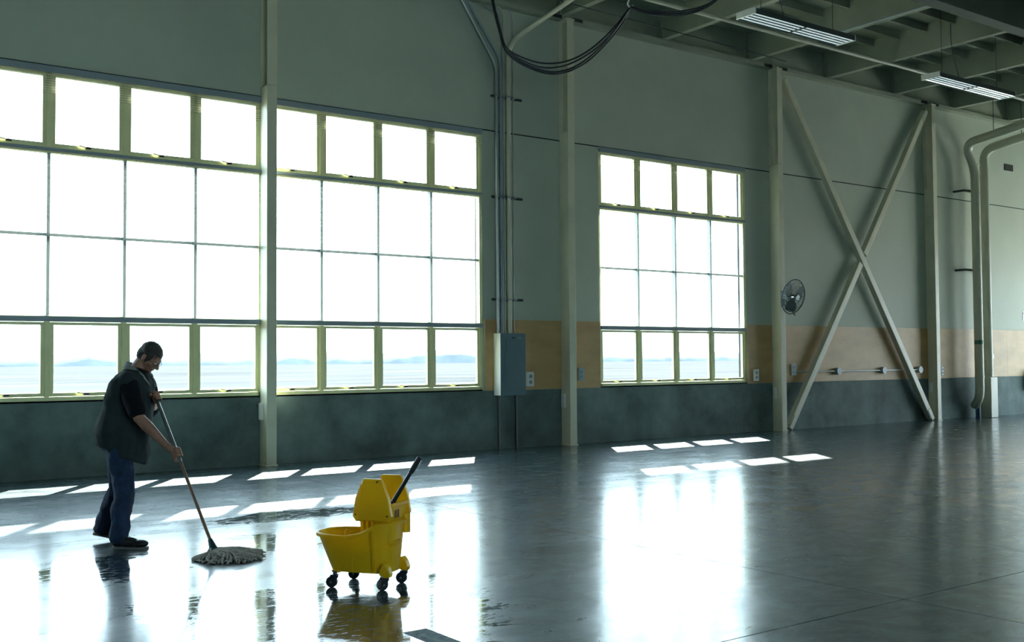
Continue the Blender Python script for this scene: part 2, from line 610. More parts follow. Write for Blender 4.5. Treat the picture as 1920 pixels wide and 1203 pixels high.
# the other walls of the hall
FILL_DOOR = (-8.4, -1.2, 0.0, 4.4)       # unseen loading door, added to light the window wall from the right
mb = MB()
for a, b_, c, d in cut(YF, 0.2, -0.3, ROOF + 0.3, [FILL_DOOR]):
    mb.box(XR, XR + 0.2, a, b_, c, d)
wall_right = tag(mb.build('wall_right', 'end_wall_paint'), kind='structure')
wall_left = tag(MB().box(XL - 0.2, XL, YF, 0.2, -0.3, ROOF + 0.3).build('wall_left', 'end_wall_paint'), kind='structure')
FILL_X = (0.6,)
FILL_HOLES = [(x - 0.03, x + 4 * CELL + 0.03, Z_SILL, Z_HEAD) for x in FILL_X]
mb = MB()
for a, b_, c, d in cut(XL - 0.2, XR + 0.2, -0.3, ROOF + 0.3, FILL_HOLES):
    mb.box(a, b_, YF - 0.2, YF, c, d)
wall_front = tag(mb.build('wall_front', 'end_wall_paint'), kind='structure')

door = empty('fill_door_1', (XR, -4.9, 0))
tag(door, kind='structure')
for y in (FILL_DOOR[0], FILL_DOOR[1]):
    MB().box(-0.06, 0.0, y + 4.9 - 0.07, y + 4.9 + 0.07, 0, FILL_DOOR[3] + 0.05).build('door_jamb', 'steel_paint', door)
MB().box(-0.06, 0.0, FILL_DOOR[0] + 4.83, FILL_DOOR[1] + 4.97, FILL_DOOR[3] + 0.05, FILL_DOOR[3] + 0.2).build('door_head', 'steel_paint', door)
MB().tube([(-0.3, FILL_DOOR[0] + 4.9, FILL_DOOR[3] + 0.32), (-0.3, FILL_DOOR[1] + 4.9, FILL_DOOR[3] + 0.32)], 0.24, 16).build('rolled_curtain', 'conduit_steel', door, smooth=40)

# ------------------------------------------------------------------ ceiling
ceiling = tag(MB().box(XL, XR, YF, 0.0, ROOF, ROOF + 0.2).build('ceiling', 'roof_paint'), kind='structure')
PUR = [14.27 + 2.475 * k for k in range(-8, 10)]
PUR = [x for x in PUR if XL < x < XR]
pm = MB().box(-0.065, 0.065, -4.40, -0.06, 7.60, ROOF).mesh('purlin')
hm = MB().box(-0.10, 0.10, -0.075, -0.055, 7.58, ROOF).box(-0.10, -0.066, -0.16, -0.06, 7.58, 7.95).box(0.066, 0.10, -0.16, -0.06, 7.58, 7.95).mesh('purlin_hanger')
for x in PUR:
    piece('purlin', pm, 'roof_paint', ceiling, (x, 0, 0))
    piece('purlin_hanger', hm, 'roof_paint', ceiling, (x, 0, 0))
MB().box(XL, XR, -0.055, 0.0, 7.60, ROOF).build('ledger', 'roof_paint', ceiling)
MB().box(XL, XR, -0.16, 0.0, 7.52, 7.60).build('ledger_shelf', 'roof_paint', ceiling)
MB().box(XL, XR, -4.66, -4.40, 7.46, ROOF).build('girder', 'girder_dark', ceiling, bevel=0.01)
ends = [XL] + PUR + [XR]
for a, b_ in zip(ends, ends[1:]):
    sm_ = MB().box(a + 0.066, b_ - 0.066, -0.025, 0.025, 8.0, ROOF).mesh('sub_purlin')
    for k in range(1, 7):
        piece('sub_purlin', sm_, 'roof_paint', ceiling, (0, -0.61 * k - 0.1, 0))
blk = MB().box(-0.12, 0.12, -0.165, -0.16, 7.53, 7.59).mesh('dark_block')  # thin dark blocks on the ledger shelf beside each column
for x in COLX:
    for dx in (-0.24, 0.24):
        piece('dark_block', blk, 'dark_gap', ceiling, (x + dx, 0, 0))
# roof bays in front of the girder, outside the picture: purlins only
pm2 = MB().box(-0.065, 0.065, YF, -4.66, 7.60, ROOF).mesh('purlin')
for x in PUR:
    piece('purlin', pm2, 'roof_paint', ceiling, (x, 0, 0))


# ------------------------------------------------------------------ windows
pane_full = MB().box(0, CELL - 0.03, 0.055, 0.061, 0, 1.0)


def build_window(n, x0, y=0.0):
    """four columns of lights: opening sashes top and bottom, two fixed rows between"""
    w = empty('window_%d' % n, (x0, 0, 0))
    tag(w, kind='structure')
    W_ = 4 * CELL
    mb = MB()
    mb.box(0.0, W_, 0.01, 0.12, Z_SILL, Z_SILL + 0.055)                 # sill member
    mb.box(0.0, W_, 0.01, 0.12, Z_HEAD - 0.045, Z_HEAD)                 # head member
    mb.box(-0.01, 0.035, 0.01, 0.12, Z_SILL, Z_HEAD)
    mb.box(W_ - 0.035, W_ + 0.01, 0.01, 0.12, Z_SILL, Z_HEAD)
    mb.build('outer_frame', 'frame_paint', w, bevel=0.004)
    MB().box(-0.02, W_ + 0.02, -0.030, 0.01, Z_HEAD - 0.012, Z_HEAD + 0.040).build('head_flashing', 'blind_rail', w)
    for k in (1, 2, 3):
        for z0, z1, hw, mt in ((Z_SILL + 0.055, Z_T3 - 0.04, 0.030, 'frame_paint'), (Z_T3 + 0.04, Z_T1 - 0.04, 0.020, 'muntin_paint'), (Z_T1 + 0.04, Z_HEAD - 0.045, 0.030, 'frame_paint')):
            MB().box(k * CELL - hw, k * CELL + hw, 0.012, 0.10, z0, z1).build('mullion', mt, w)
    for z in (Z_T3, Z_T1):
        MB().box(0.035, W_ - 0.035, 0.012, 0.10, z - 0.04, z + 0.04).build('transom_rail', 'frame_paint', w, bevel=0.004)
    for k in range(4):
        MB().box(k * CELL + 0.016, (k + 1) * CELL - 0.016, 0.03, 0.085, Z_T2 - 0.018, Z_T2 + 0.018).build('muntin', 'muntin_paint', w)
        for z0, z1 in ((Z_SILL + 0.055, Z_T3 - 0.04), (Z_T1 + 0.04, Z_HEAD - 0.045)):
            a, b_ = k * CELL + 0.032, (k + 1) * CELL - 0.032
            s = 0.048
            mb = MB()
            mb.box(a, b_, 0.022, 0.075, z0 + 0.004, z0 + 0.004 + s).box(a, b_, 0.022, 0.075, z1 - 0.004 - s * 0.8, z1 - 0.004)
            mb.box(a, a + s, 0.022, 0.075, z0 + 0.004 + s, z1 - 0.004 - s * 0.8).box(b_ - s, b_, 0.022, 0.075, z0 + 0.004 + s, z1 - 0.004 - s * 0.8)
            sash = mb.build('sash', 'frame_paint', w, bevel=0.003)
            MB().box(a + s, b_ - s, 0.046, 0.051, z0 + s, z1 - s * 0.8).build('pane', 'window_glass', sash)
            xm = (a + b_) / 2
            lt = MB()
            lt.box(xm - 0.036, xm + 0.036, 0.000, 0.022, z0 + 0.020, z0 + 0.046)
            MB().bar((xm - 0.03, -0.004, z0 + 0.036), (xm - 0.12, -0.010, z0 + 0.052), 0.014, 0.010).build('latch_lever', 'frame_paint', sash)
            lt.build('latch', 'latch_bronze', sash, bevel=0.003)
        for z0, z1 in ((Z_T3 + 0.04, Z_T2 - 0.014), (Z_T2 + 0.014, Z_T1 - 0.04)):
            MB().box(k * CELL + 0.016, (k + 1) * CELL - 0.016, 0.055, 0.060, z0, z1).build('pane', 'window_glass', w)
    return w


for n in (1, 2, 3, 4, 5):
    build_window(n, WIN[n])
for k, x in enumerate(FILL_X):          # unseen window behind the camera, added as fill light
    w = build_window(6 + k, 0.0)
    w.location = (x + 4 * CELL, YF, 0)
    w.rotation_euler.z = math.pi


def blind(x0, x1, label, group, z_top, z_bot, z_stack, pitch, raised=False):
    """venetian blind: head rail, open slats, stacked bottom, cords"""
    b_ = empty('venetian_blind', ((x0 + x1) / 2, -0.02, z_bot))
    tag(b_, label, 'blind', group)
    hw = (x1 - x0) / 2
    H = z_top - z_bot
    MB().box(-hw, hw, -0.022, 0.022, H - 0.035, H).build('head_rail', 'blind_rail', b_)
    mb = MB()
    z = H - 0.05
    while z > z_stack:
        mb.add([(-hw, -0.0125, z - 0.001), (hw, -0.0125, z - 0.001), (hw, 0.0125, z + 0.001), (-hw, 0.0125, z + 0.001)], [(0, 1, 2, 3)])
        mb.add([(-hw, -0.0125, z - 0.0018), (hw, -0.0125, z - 0.0018), (hw, 0.0125, z + 0.0002), (-hw, 0.0125, z + 0.0002)], [(0, 3, 2, 1)])
        z -= pitch
    tag(mb.build('slats', 'blind_slat', b_), kind='stuff')
    if z_stack > 0.02:
        MB().box(-hw, hw, -0.016, 0.016, 0.0, z_stack).build('bottom_rail', 'blind_rail', b_, bevel=0.004)
    cm = MB()
    for fx in (-0.86, 0.0, 0.86):
        cm.tube([(hw * fx, -0.015, 0.01), (hw * fx, -0.015, H - 0.03)], 0.0012, 4)
    tag(cm.build('ladder_cords', 'blind_slat', b_), kind='stuff')
    return b_


WNAME = {1: 'window left of the nearest column', 2: 'window right of the nearest column', 3: 'far window beyond the electrical panel', 4: 'added window outside the picture'}
for n in (1, 2, 3):
    for h, hn in ((0, 'left'), (1, 'right')):
        x0 = WIN[n] + h * 2 * CELL + 0.0005
        x1 = x0 + 2 * CELL - 0.001
        blind(x0, x1, 'lowered blind, open slats, %s half of %s' % (hn, WNAME[n]), 'lowered venetian blinds', Z_T1 + 0.02, Z_T3 - 0.035, 0.065, 0.024)
        blind(x0, x1, 'raised blind along the top, %s half of %s' % (hn, WNAME[n]), 'raised venetian blinds', Z_HEAD - 0.01, 4.985, 0.012, 0.032)

# ------------------------------------------------------------------ columns and braces
COLNAMES = ['cream steel column between the two large left windows', 'cream steel column beside the grey electrical panel',
            'cream steel column carrying the wall fan', 'cream steel column at the right foot of the cross brace']
CD, CW = 0.25, 0.155
for x, lb in zip(COLX, COLNAMES):
    c = empty('steel_column', (x, -CD / 2, 0))
    tag(c, lb, 'column', 'steel columns along the window wall')
    mb = MB()
    w2, d2, tf, tw = CW / 2, CD / 2, 0.012, 0.008
    # hollow section with a shallow recess on the side faces up high
    mb.box(-w2, w2, -d2, d2 - 0.002, 0.02, 5.52)
    mb.build('shaft', 'steel_paint', c, bevel=0.012, bseg=3)
    mb = MB()
    mb.box(-w2, w2, -d2, -d2 + tf, 5.52, 7.52).box(-w2, w2, d2 - tf - 0.002, d2 - 0.002, 5.52, 7.52).box(-tw / 2 + 0.02, tw / 2 + 0.02, -d2 + tf, d2 - tf, 5.52, 7.52)
    mb.build('upper_shaft', 'steel_paint', c)
    MB().box(-w2 - 0.01, w2 + 0.01, -d2 - 0.01, d2 - 0.002, 7.50, 7.53).build('cap_plate', 'steel_paint', c)
    MB().box(-w2 - 0.012, w2 + 0.012, -d2 - 0.012, d2 - 0.002, 0.0, 0.02).build('base_plate', 'steel_paint', c)
    MB().box(-w2 - 0.045, -w2, -0.01, 0.07, 0.66, 0.90).build('side_box', 'panel_light', c, bevel=0.004)

BR = 0.15
mid_z = 3.70
xA, xB = COLX[2] + 0.12, COLX[3] - 0.10


def brace(lb, z_l, z_r, split, y):
    c = empty('diagonal_brace', (xA if z_l < z_r else xB, y, 0))
    tag(c, lb, 'brace', 'cross brace members')
    ox = c.location.x
    p0 = Vector((xA - ox + 0.16, 0, z_l))
    p1 = Vector((xB - ox - 0.12, 0, z_r))
    if not split:
        MB().bar(p0, p1, BR, 0.13).build('tube', 'steel_paint', c, bevel=0.012, bseg=3)
    else:
        t = (p1 - p0).normalized()
        m_ = (p0 + p1) / 2
        MB().bar(p0, m_ - t * 0.12, BR, 0.13).build('tube', 'steel_paint', c, bevel=0.012, bseg=3)
        MB().bar(m_ + t * 0.12, p1, BR, 0.13).build('tube', 'steel_paint', c, bevel=0.012, bseg=3)
    for p, s in ((p0, 1), (p1, -1)):
        zz = p.z
        MB().bar(p - (p1 - p0).normalized() * 0.05 * s, p + (p1 - p0).normalized() * 0.24 * s, 0.10, 0.15).build('gusset', 'steel_paint', c)
    return c


brace('diagonal brace falling from fan column top to right column foot', 7.30, 0.08, False, -0.13)
brace('diagonal brace rising from fan column foot to right column top', 0.08, 7.30, True, -0.13)

# ------------------------------------------------------------------ electrical panel, risers, outlets
ep = empty('electrical_panel', (10.57, 0, 0.905))
tag(ep, 'tall blue-grey electrical panel on plywood by the nearest column pair', 'electrical panel')
MB().box(-0.26, 0.26, -0.215, -0.0185, 0, 1.04).build('cabinet', 'panel_light', ep, bevel=0.004)  # body kept pale to paint in the window light on its side
MB().box(-0.262, 0.262, -0.226, -0.214, -0.002, 1.042).build('cover', 'panel_grey', ep, bevel=0.004)
MB().box(-0.16, 0.19, -0.232, -0.226, 0.12, 0.93).build('door', 'panel_grey', ep, bevel=0.003)
MB().box(-0.03, 0.03, -0.242, -0.226, 0.955, 0.975).build('latch', 'dark_steel', ep, bevel=0.003)
MB().box(0.10, 0.16, -0.230, -0.226, 0.955, 0.97).build('name_plate', 'conduit_steel', ep)
ep['label'] = 'tall blue-grey electrical panel between left windows and second column'


def run(name, pts, r_, mt, lb, cat, group=None, n=10, bend=0.15):
    base = Vector(pts[-1])
    pp = bend_path([Vector(p) - base for p in pts], bend) if len(pts) > 2 else [Vector(p) - base for p in pts]
    o = MB().tube(pp, r_, n).build(name, mt, None, smooth=50)
    o.location = base
    return tag(o, lb, cat, group)


GR = 'conduits rising above the electrical panel'
run('conduit', [(9.60, -0.06, 7.60), (10.37, -0.06, 6.50), (10.37, -0.06, 1.95)], 0.026, 'conduit_steel', 'leftmost steel conduit above electrical panel, bent up to the left', 'conduit', GR)
run('conduit', [(9.70, -0.065, 7.60), (10.45, -0.065, 6.62), (10.45, -0.065, 1.95)], 0.022, 'plastic_grey', 'second conduit above electrical panel, blue-grey, bent up to the left', 'conduit', GR)
run('conduit', [(10.1, -0.055, 7.48), (10.495, -0.055, 7.40), (10.495, -0.055, 1.95)], 0.015, 'conduit_steel', 'thin third conduit from left above the electrical panel', 'conduit', GR)
run('conduit', [(10.15, -0.055, 7.56), (10.532, -0.055, 7.50), (10.532, -0.055, 1.95)], 0.015, 'pipe_paint', 'thin cream fourth conduit from left above the electrical panel', 'conduit', GR)
run('vent_pipe', [(10.95, -1.9, 7.46), (10.60, -0.12, 6.92), (10.60, -0.085, 6.4), (10.60, -0.085, 1.95)], 0.040, 'pipe_paint', 'thick cream pipe above electrical panel bending out to the ceiling', 'pipe', None, 14, 0.3)
run('conduit', [(10.4, -0.05, 7.60), (10.72, -0.05, 7.50), (10.72, -0.05, 1.95)], 0.010, 'conduit_steel', 'thin rightmost conduit above the electrical panel', 'conduit', GR)
run('floor_conduit', [(10.40, -0.03, 0.905), (10.40, -0.03, 0.0)], 0.022, 'dark_steel', 'left dark conduit from electrical panel down to the floor', 'conduit', 'conduits below the electrical panel')
run('floor_conduit', [(10.765, -0.03, 0.905), (10.765, -0.03, 0.0)], 0.022, 'dark_steel', 'right dark conduit from electrical panel down to the floor', 'conduit', 'conduits below the electrical panel')
for z, nm in ((5.98, 'top'), (4.26, 'middle'), (2.52, 'lowest')):
    s = empty('strut_channel', (10.59, -0.02, z))
    tag(s, '%s dark strut clamp across the conduit risers' % nm, 'strut', 'strut clamps on the risers')
    MB().box(-0.30, 0.34, -0.012, 0.02, -0.02, 0.02).build('channel', 'dark_steel', s)
    for xx in (-0.22, -0.14, -0.095, -0.058, 0.01, 0.13):
        MB().box(xx - 0.028, xx + 0.028, -0.092 if xx < 0 or xx > 0.1 else -0.13, -0.012, -0.012, 0.012).build('clamp', 'conduit_steel', s)


def outlet(x, z, lb, mt='plastic_white', w_=0.13, h_=0.22, y=-0.018):
    o = empty('wall_outlet', (x, y, z))
    tag(o, lb, 'outlet', 'outlets on the plywood band')
    MB().box(-w_ / 2, w_ / 2, -0.035, 0, -h_ / 2, h_ / 2).build('cover_plate', mt, o, bevel=0.008)
    for dz in (-h_ * 0.2, h_ * 0.2):
        rr = min(w_, h_) * 0.24
        MB().tube([(0, -0.034, dz), (0, -0.043, dz)], rr, 16).build('socket', 'plastic_grey', o, smooth=40)
        for dx in (-0.014, 0.014):
            MB().box(dx - 0.003, dx + 0.003, -0.0445, -0.042, dz - 0.012, dz + 0.012).build('slot', 'dark_gap', o)
    return o


outlet(11.06, 1.165, 'white double outlet beside the electrical panel', w_=0.15, h_=0.25)
outlet(12.20, 1.235, 'grey outlet box just right of the second column', 'plastic_grey', 0.13, 0.23)
outlet(16.84, 1.155, 'white outlet right of the far window', w_=0.15, h_=0.24)
outlet(18.01, 1.255, 'dark grey outlet box just right of the fan column', 'plastic_grey', 0.16, 0.24)
outlet(23.49, 1.16, 'small white outlet right of the right-hand column', 'plastic_white', 0.09, 0.2)
for x, lb in ((19.47, 'round grey junction box, left of two between the brace legs'), (21.11, 'round grey junction box, right of two between the brace legs'),
              (22.52, 'round junction box beside the right column foot')):
    o = empty('junction_box', (x, -0.018, 1.205))
    tag(o, lb, 'junction box', 'junction boxes on the surface conduit')
    MB().tube([(0, 0, 0), (0, -0.075, 0)], 0.075, 18).build('box_body', 'plastic_grey', o, smooth=40)
    MB().tube([(0, -0.075, 0), (0, -0.085, 0)], 0.080, 18).build('lid', 'plastic_grey', o, smooth=40)
    for s in (-1, 1):
        MB().tube([(s * 0.13, -0.04, 0), (s * 0.07, -0.04, 0)], 0.022, 10).build('connector', 'conduit_steel', o, smooth=40)
for x0, x1, lb in ((18.09, 19.34, 'surface conduit from outlet box to first round junction box'), (19.60, 20.98, 'surface conduit between the two round junction boxes'),
                   (21.24, 22.39, 'surface conduit passing behind the falling brace')):
    o = MB().tube([(-(x1 - x0) / 2, 0, 0), ((x1 - x0) / 2, 0, 0)], 0.013, 8).build('surface_conduit', 'conduit_steel', None, smooth=50)
    o.location = ((x0 + x1) / 2, -0.058, 1.205)
    tag(o, lb, 'conduit', 'surface conduits on the plywood')

# ------------------------------------------------------------------ wall fan on the third column
fan = empty('wall_fan', (17.45, -0.25, 2.72))
tag(fan, 'round caged wall fan on the third steel column', 'fan')
FR = 0.355
fn_ = Vector((0.03, -0.975, -0.22)).normalized()
fx = Vector((1, 0, 0))
fx = (fx - fn_ * fx.dot(fn_)).normalized()
fy = fn_.cross(fx)
FC = Vector((-0.12, -0.36, 0.02))


def fp(r_, a, d):
    return FC + (fx * math.cos(a) + fy * math.sin(a)) * r_ + fn_ * d


gd = MB()
for k in range(36):
    a = 2 * math.pi * k / 36
    gd.tube([fp(0.06, a, 0.115), fp(0.2, a, 0.105), fp(0.31, a, 0.06), fp(FR, a, 0.0)], 0.0028, 4)
    gd.tube([fp(0.09, a, -0.13), fp(0.24, a, -0.10), fp(FR, a, 0.0)], 0.0028, 4)
for rr, d in ((0.12, 0.113), (0.22, 0.10), (0.30, 0.064), (0.24, -0.10)):
    gd.tube([fp(rr, 2 * math.pi * k / 36, d) for k in range(37)], 0.003, 4)
tag(gd.build('guard', 'guard_wire', fan), kind='stuff')
MB().tube([fp(FR, 2 * math.pi * k / 40, 0) for k in range(41)], 0.012, 8).build('guard_rim', 'guard_wire', fan, smooth=60)
MB().tube([FC - fn_ * 0.26, FC - fn_ * 0.24, FC - fn_ * 0.1, FC - fn_ * 0.06], [0.06, 0.085, 0.085, 0.05], 18).build('motor', 'plastic_grey', fan, smooth=40)
MB().tube([FC + fn_ * 0.0, FC + fn_ * 0.05, FC + fn_ * 0.075], [0.055, 0.05, 0.02], 18).build('hub', 'fan_chrome', fan, smooth=40)
MB().tube([FC + fn_ * 0.108, FC + fn_ * 0.122], [0.062, 0.055], 18).build('badge', 'fan_chrome', fan, smooth=40)
for k in range(3):
    a0 = 2 * math.pi * k / 3 + 0.4
    rows = []
    for i in range(7):
        rr = 0.05 + 0.265 * i / 6
        wd = 0.45 + 0.22 * math.sin(math.pi * i / 6)
        rows.append([fp(rr, a0 - wd, -0.025), fp(rr, a0, 0.005), fp(rr, a0 + wd, 0.035), fp(rr, a0 + wd, 0.031), fp(rr, a0, 0.001), fp(rr, a0 - wd, -0.029)])
    MB().loft(rows).build('blade', 'guard_wire', fan, smooth=60)
mb = MB()
mb.box(-0.05, 0.05, -0.015, 0.0, -0.16, 0.16)
mb.build('bracket_plate', 'dark_steel', fan)
MB().tube([(0, -0.01, 0.05), (-0.06, -0.06, 0.06), FC - fn_ * 0.2], 0.022, 10).build('bracket_arm', 'panel_light', fan, smooth=50)
MB().bar(FC - fn_ * 0.1 + Vector((-0.10, 0, -0.10)), FC + Vector((0.03, -0.02, -0.385)), 0.02, 0.012).build('tilt_strut', 'dark_steel', fan)

# ------------------------------------------------------------------ big pipes at the right
dp = empty('drain_pipe', (24.50, -0.40, 0.30))
tag(dp, 'left cream drain pipe with offset elbow, ending in a bend above the floor', 'pipe', 'cream drain pipes')
O_ = Vector((24.50, -0.40, 0.30))


def rel(pts, o):
    return [Vector(p) - o for p in pts]


MB().tube(bend_path(rel([(24.06, -2.6, 6.98), (24.06, -0.42, 6.66), (24.50, -0.40, 6.10), (24.50, -0.40, 0.50), (24.72, -0.13, 0.30)], O_), 0.28, 7), 0.105, 16).build('pipe_run', 'pipe_paint', dp, smooth=50)
MB().tube(rel([(24.50, -0.40, 1.80), (24.50, -0.40, 1.90)], O_), 0.1065, 16).build('green_band', 'tape_green', dp, smooth=50)
for z in (5.95, 6.42 - 0.24, 0.98):
    MB().tube(rel([(24.50, -0.40, z), (24.50, -0.40, z + 0.05)], O_), 0.112, 16).build('coupling', 'pipe_paint', dp, smooth=50)
dp2 = empty('drain_pipe', (24.98, -0.36, 0.0))
tag(dp2, 'right cream drain pipe with a boxed foot on the floor', 'pipe', 'cream drain pipes')
O_ = Vector((24.98, -0.36, 0.0))
MB().tube(bend_path(rel([(24.93, -2.6, 6.95), (24.98, -0.36, 6.62), (24.98, -0.36, 0.9)], O_), 0.30, 8), 0.105, 16).build('pipe_run', 'pipe_paint', dp2, smooth=50)
MB().box(-0.16, 0.16, -0.14, 0.14, 0.0, 1.0).build('foot_casing', 'pipe_paint', dp2, bevel=0.02, bseg=3)
for z in (1.18, 1.5):
    MB().tube([(0, 0, z), (0, 0, z + 0.04)], 0.112, 16).build('coupling', 'pipe_paint', dp2, smooth=50)
o = MB().tube([(0, 0, 0.0), (0, 0, 0.42)], 0.05, 12).build('floor_stub', 'pipe_blue', None, smooth=50)
o.location = (24.86, -0.12, 0)
tag(o, 'short dark blue floor pipe between the two drain pipes', 'pipe')
for z, nm in ((5.36 + 0.2, 'upper'), (3.62, 'lower')):
    s = tag(MB().box(-0.32, 0.62, -0.03, 0.03, -0.025, 0.025).build('pipe_clamp', 'dark_steel', None), '%s dark clamp bar holding the drain pipes' % nm, 'clamp', 'clamp bars behind the drain pipes')
    s.location = (24.5, -0.30 + 0.03, z)
    for x_ in (-0.32, 0.57):
        MB().box(x_, x_ + 0.05, 0.03, 0.27, -0.025, 0.025).build('standoff', 'dark_steel', s)
for i, (x, y) in enumerate(((24.06, -1.15), (24.95, -1.35))):
    s = MB().tube([(0, 0, 0), (0, 0, 7.62 - 6.85)], 0.008, 6).build('hanger_rod', 'dark_steel', None)
    s.location = (x, y, 6.86)
    tag(s, 'thin hanger rod of the %s drain pipe' % ('left' if i == 0 else 'right'), 'rod', 'pipe hanger rods')

# small fittings on the right wall
o = MB().box(-0.21, 0.21, -0.02, 0.0, -0.085, 0.085).build('wall_vent', 'dark_gap', None, bevel=0.01)
o.location = (26.77, 0, 6.42)
tag(o, 'small black rectangular vent high on the right wall', 'vent')
fs = empty('fire_sign', (27.42, 0, 2.56))
tag(fs, 'red sign cut by the right edge of the picture', 'sign')
MB().box(-0.12, 0.12, -0.01, 0, -0.12, 0.12).build('board', 'panel_light', fs)
MB().box(-0.10, 0.10, -0.014, -0.01, 0.05, 0.09).box(-0.06, -0.02, -0.014, -0.01, -0.09, 0.05).box(0.0, 0.10, -0.014, -0.01, -0.09, -0.02).build('red_mark', 'sign_red', fs)
fe = empty('fire_extinguisher', (27.42, -0.12, 0.62))
tag(fe, 'dark extinguisher on the wall at the right picture edge', 'extinguisher')
MB().tube([(0, 0, 0), (0, 0, 0.03), (0, 0, 0.40), (0, 0, 0.46), (0, 0, 0.50)], [0.07, 0.085, 0.085, 0.05, 0.025], 16).build('cylinder', 'wheel_rubber', fe, smooth=50)
MB().box(-0.06, 0.06, -0.015, 0.015, 0.49, 0.52).box(-0.06, 0.06, -0.015, 0.015, 0.54, 0.555).build('valve_handle', 'dark_steel', fe)
MB().box(-0.03, 0.03, 0.07, 0.12, 0.1, 0.4).build('wall_hook', 'dark_steel', fe)
gb = empty('alarm_bell', (25.62, -0.018, 1.50))
tag(gb, 'small grey alarm device on plywood right of the drain pipes', 'alarm')
MB().tube([(0, 0, 0), (0, -0.05, 0)], 0.06, 14).build('body', 'plastic_grey', gb, smooth=40)
MB().tube([(0.0, -0.05, 0), (0.0, -0.09, 0)], [0.10, 0.07], 14).build('gong', 'panel_light', gb, smooth=40)

# ------------------------------------------------------------------ ceiling services
run('sprinkler_pipe', [(6.0, -1.80, 7.53), (32.3, -1.69, 7.53)], 0.035, 'pipe_paint', 'long cream sprinkler pipe under the purlins along the window wall', 'pipe', None, 12)
run('ceiling_conduit', [(16.60, -4.40, 7.58), (16.60, -2.35, 7.58)], 0.016, 'plastic_grey', 'pale conduit on the purlin above the nearer lamp', 'conduit', None, 8)
run('wire_conduit', [(8.0, -0.9, 7.57), (17.3, -0.55, 7.57)], 0.010, 'dark_steel', 'thin wire stretched under the purlins beside the window wall', 'wire', None, 6)


def lamp_fixture(x0, x1, y, z, lb, bright=()):
    L_ = x1 - x0
    f = empty('strip_lamp', ((x0 + x1) / 2, y, z))
    tag(f, lb, 'lamp', 'fluorescent strip lamps')
    w_ = 0.19
    h = MB()
    h.box(-L_ / 2, L_ / 2, -w_, w_, 0.075, 0.085)
    h.box(-L_ / 2, L_ / 2, -w_, -w_ + 0.008, 0.0, 0.075).box(-L_ / 2, L_ / 2, w_ - 0.008, w_, 0.0, 0.075)
    h.build('housing', 'lamp_dark', f)
    for s in (-1, 1):
        MB().box(s * L_ / 2 - 0.012, s * L_ / 2 + 0.012, -w_ - 0.004, w_ + 0.004, -0.004, 0.10).build('end_cap', 'lamp_white', f, bevel=0.003)
    MB().box(-0.03, 0.03, -w_ + 0.01, w_ - 0.01, 0.01, 0.05).build('socket_bridge', 'lamp_dark', f)
    for k in range(4):
        yy = (k - 1.5) * 0.09
        mb = MB()
        mb.prism([(-0.027, 0.012), (0.0, 0.05), (0.027, 0.012), (0.025, 0.012), (0.0, 0.046), (-0.025, 0.012)], -L_ / 2 + 0.015, L_ / 2 - 0.015, lambda a, bb, d, yy=yy: (d, yy + a, bb))
        mb.build('reflector', 'lamp_white', f)
        for s in (-1, 1):
            MB().tube([(s * 0.035, yy, 0.022), (s * (L_ / 2 - 0.02), yy, 0.022)], 0.016, 10).build('tube', 'tube_bright' if (k, s) in bright else 'tube_dim', f, smooth=60)
    for sx in (-0.36, 0.36):
        MB().tube([(sx * L_, 0, 0.08), (sx * L_, 0, ROOF - z)], 0.005, 6).build('hanger_wire', 'dark_steel', f)
    MB().tube(bend_path([(-0.1 * L_, 0.05, 0.085), (-0.14 * L_, 0.06, 0.40), (-0.2 * L_, 0.06, 0.75), (-0.2 * L_, 0.06, ROOF - z)], 0.2), 0.007, 6).build('power_cord', 'cable_black', f, smooth=60)
    return f


lamp_fixture(12.55, 15.02, -3.68, 6.78, 'nearer strip lamp with evenly dim tubes under the ceiling')
lamp_fixture(18.25, 20.95, -3.20, 6.78, 'farther strip lamp with some bright tubes near the right picture edge', ((0, 1), (1, 1), (3, -1), (3, 1)))


HOOK = Vector((11.55, -2.12, 7.18))
hk = MB().tube(bend_path([(0, 0, 0.42), (0.0, 0.0, 0.10), (-0.05, 0, 0.02), (0.03, 0, -0.03), (0.08, 0.0, 0.03)], 0.05), 0.014, 8).build('cable_hook', 'plastic_white', None, smooth=60)
hk.location = HOOK
tag(hk, 'white hook holding the black cables under the ceiling', 'hook')


def spline(pts, n=5):
    """Catmull-Rom through the points"""
    p = [Vector(q) for q in pts]
    p = [p[0] * 2 - p[1]] + p + [p[-1] * 2 - p[-2]]
    out = []
    for i in range(1, len(p) - 2):
        a, b_, c, d = p[i - 1:i + 3]
        for k in range(n):
            t = k / n
            out.append(0.5 * ((2 * b_) + (c - a) * t + (2 * a - 5 * b_ + 4 * c - d) * t * t + (3 * b_ - a - 3 * c + d) * t ** 3))
    out.append(p[-2])
    return out


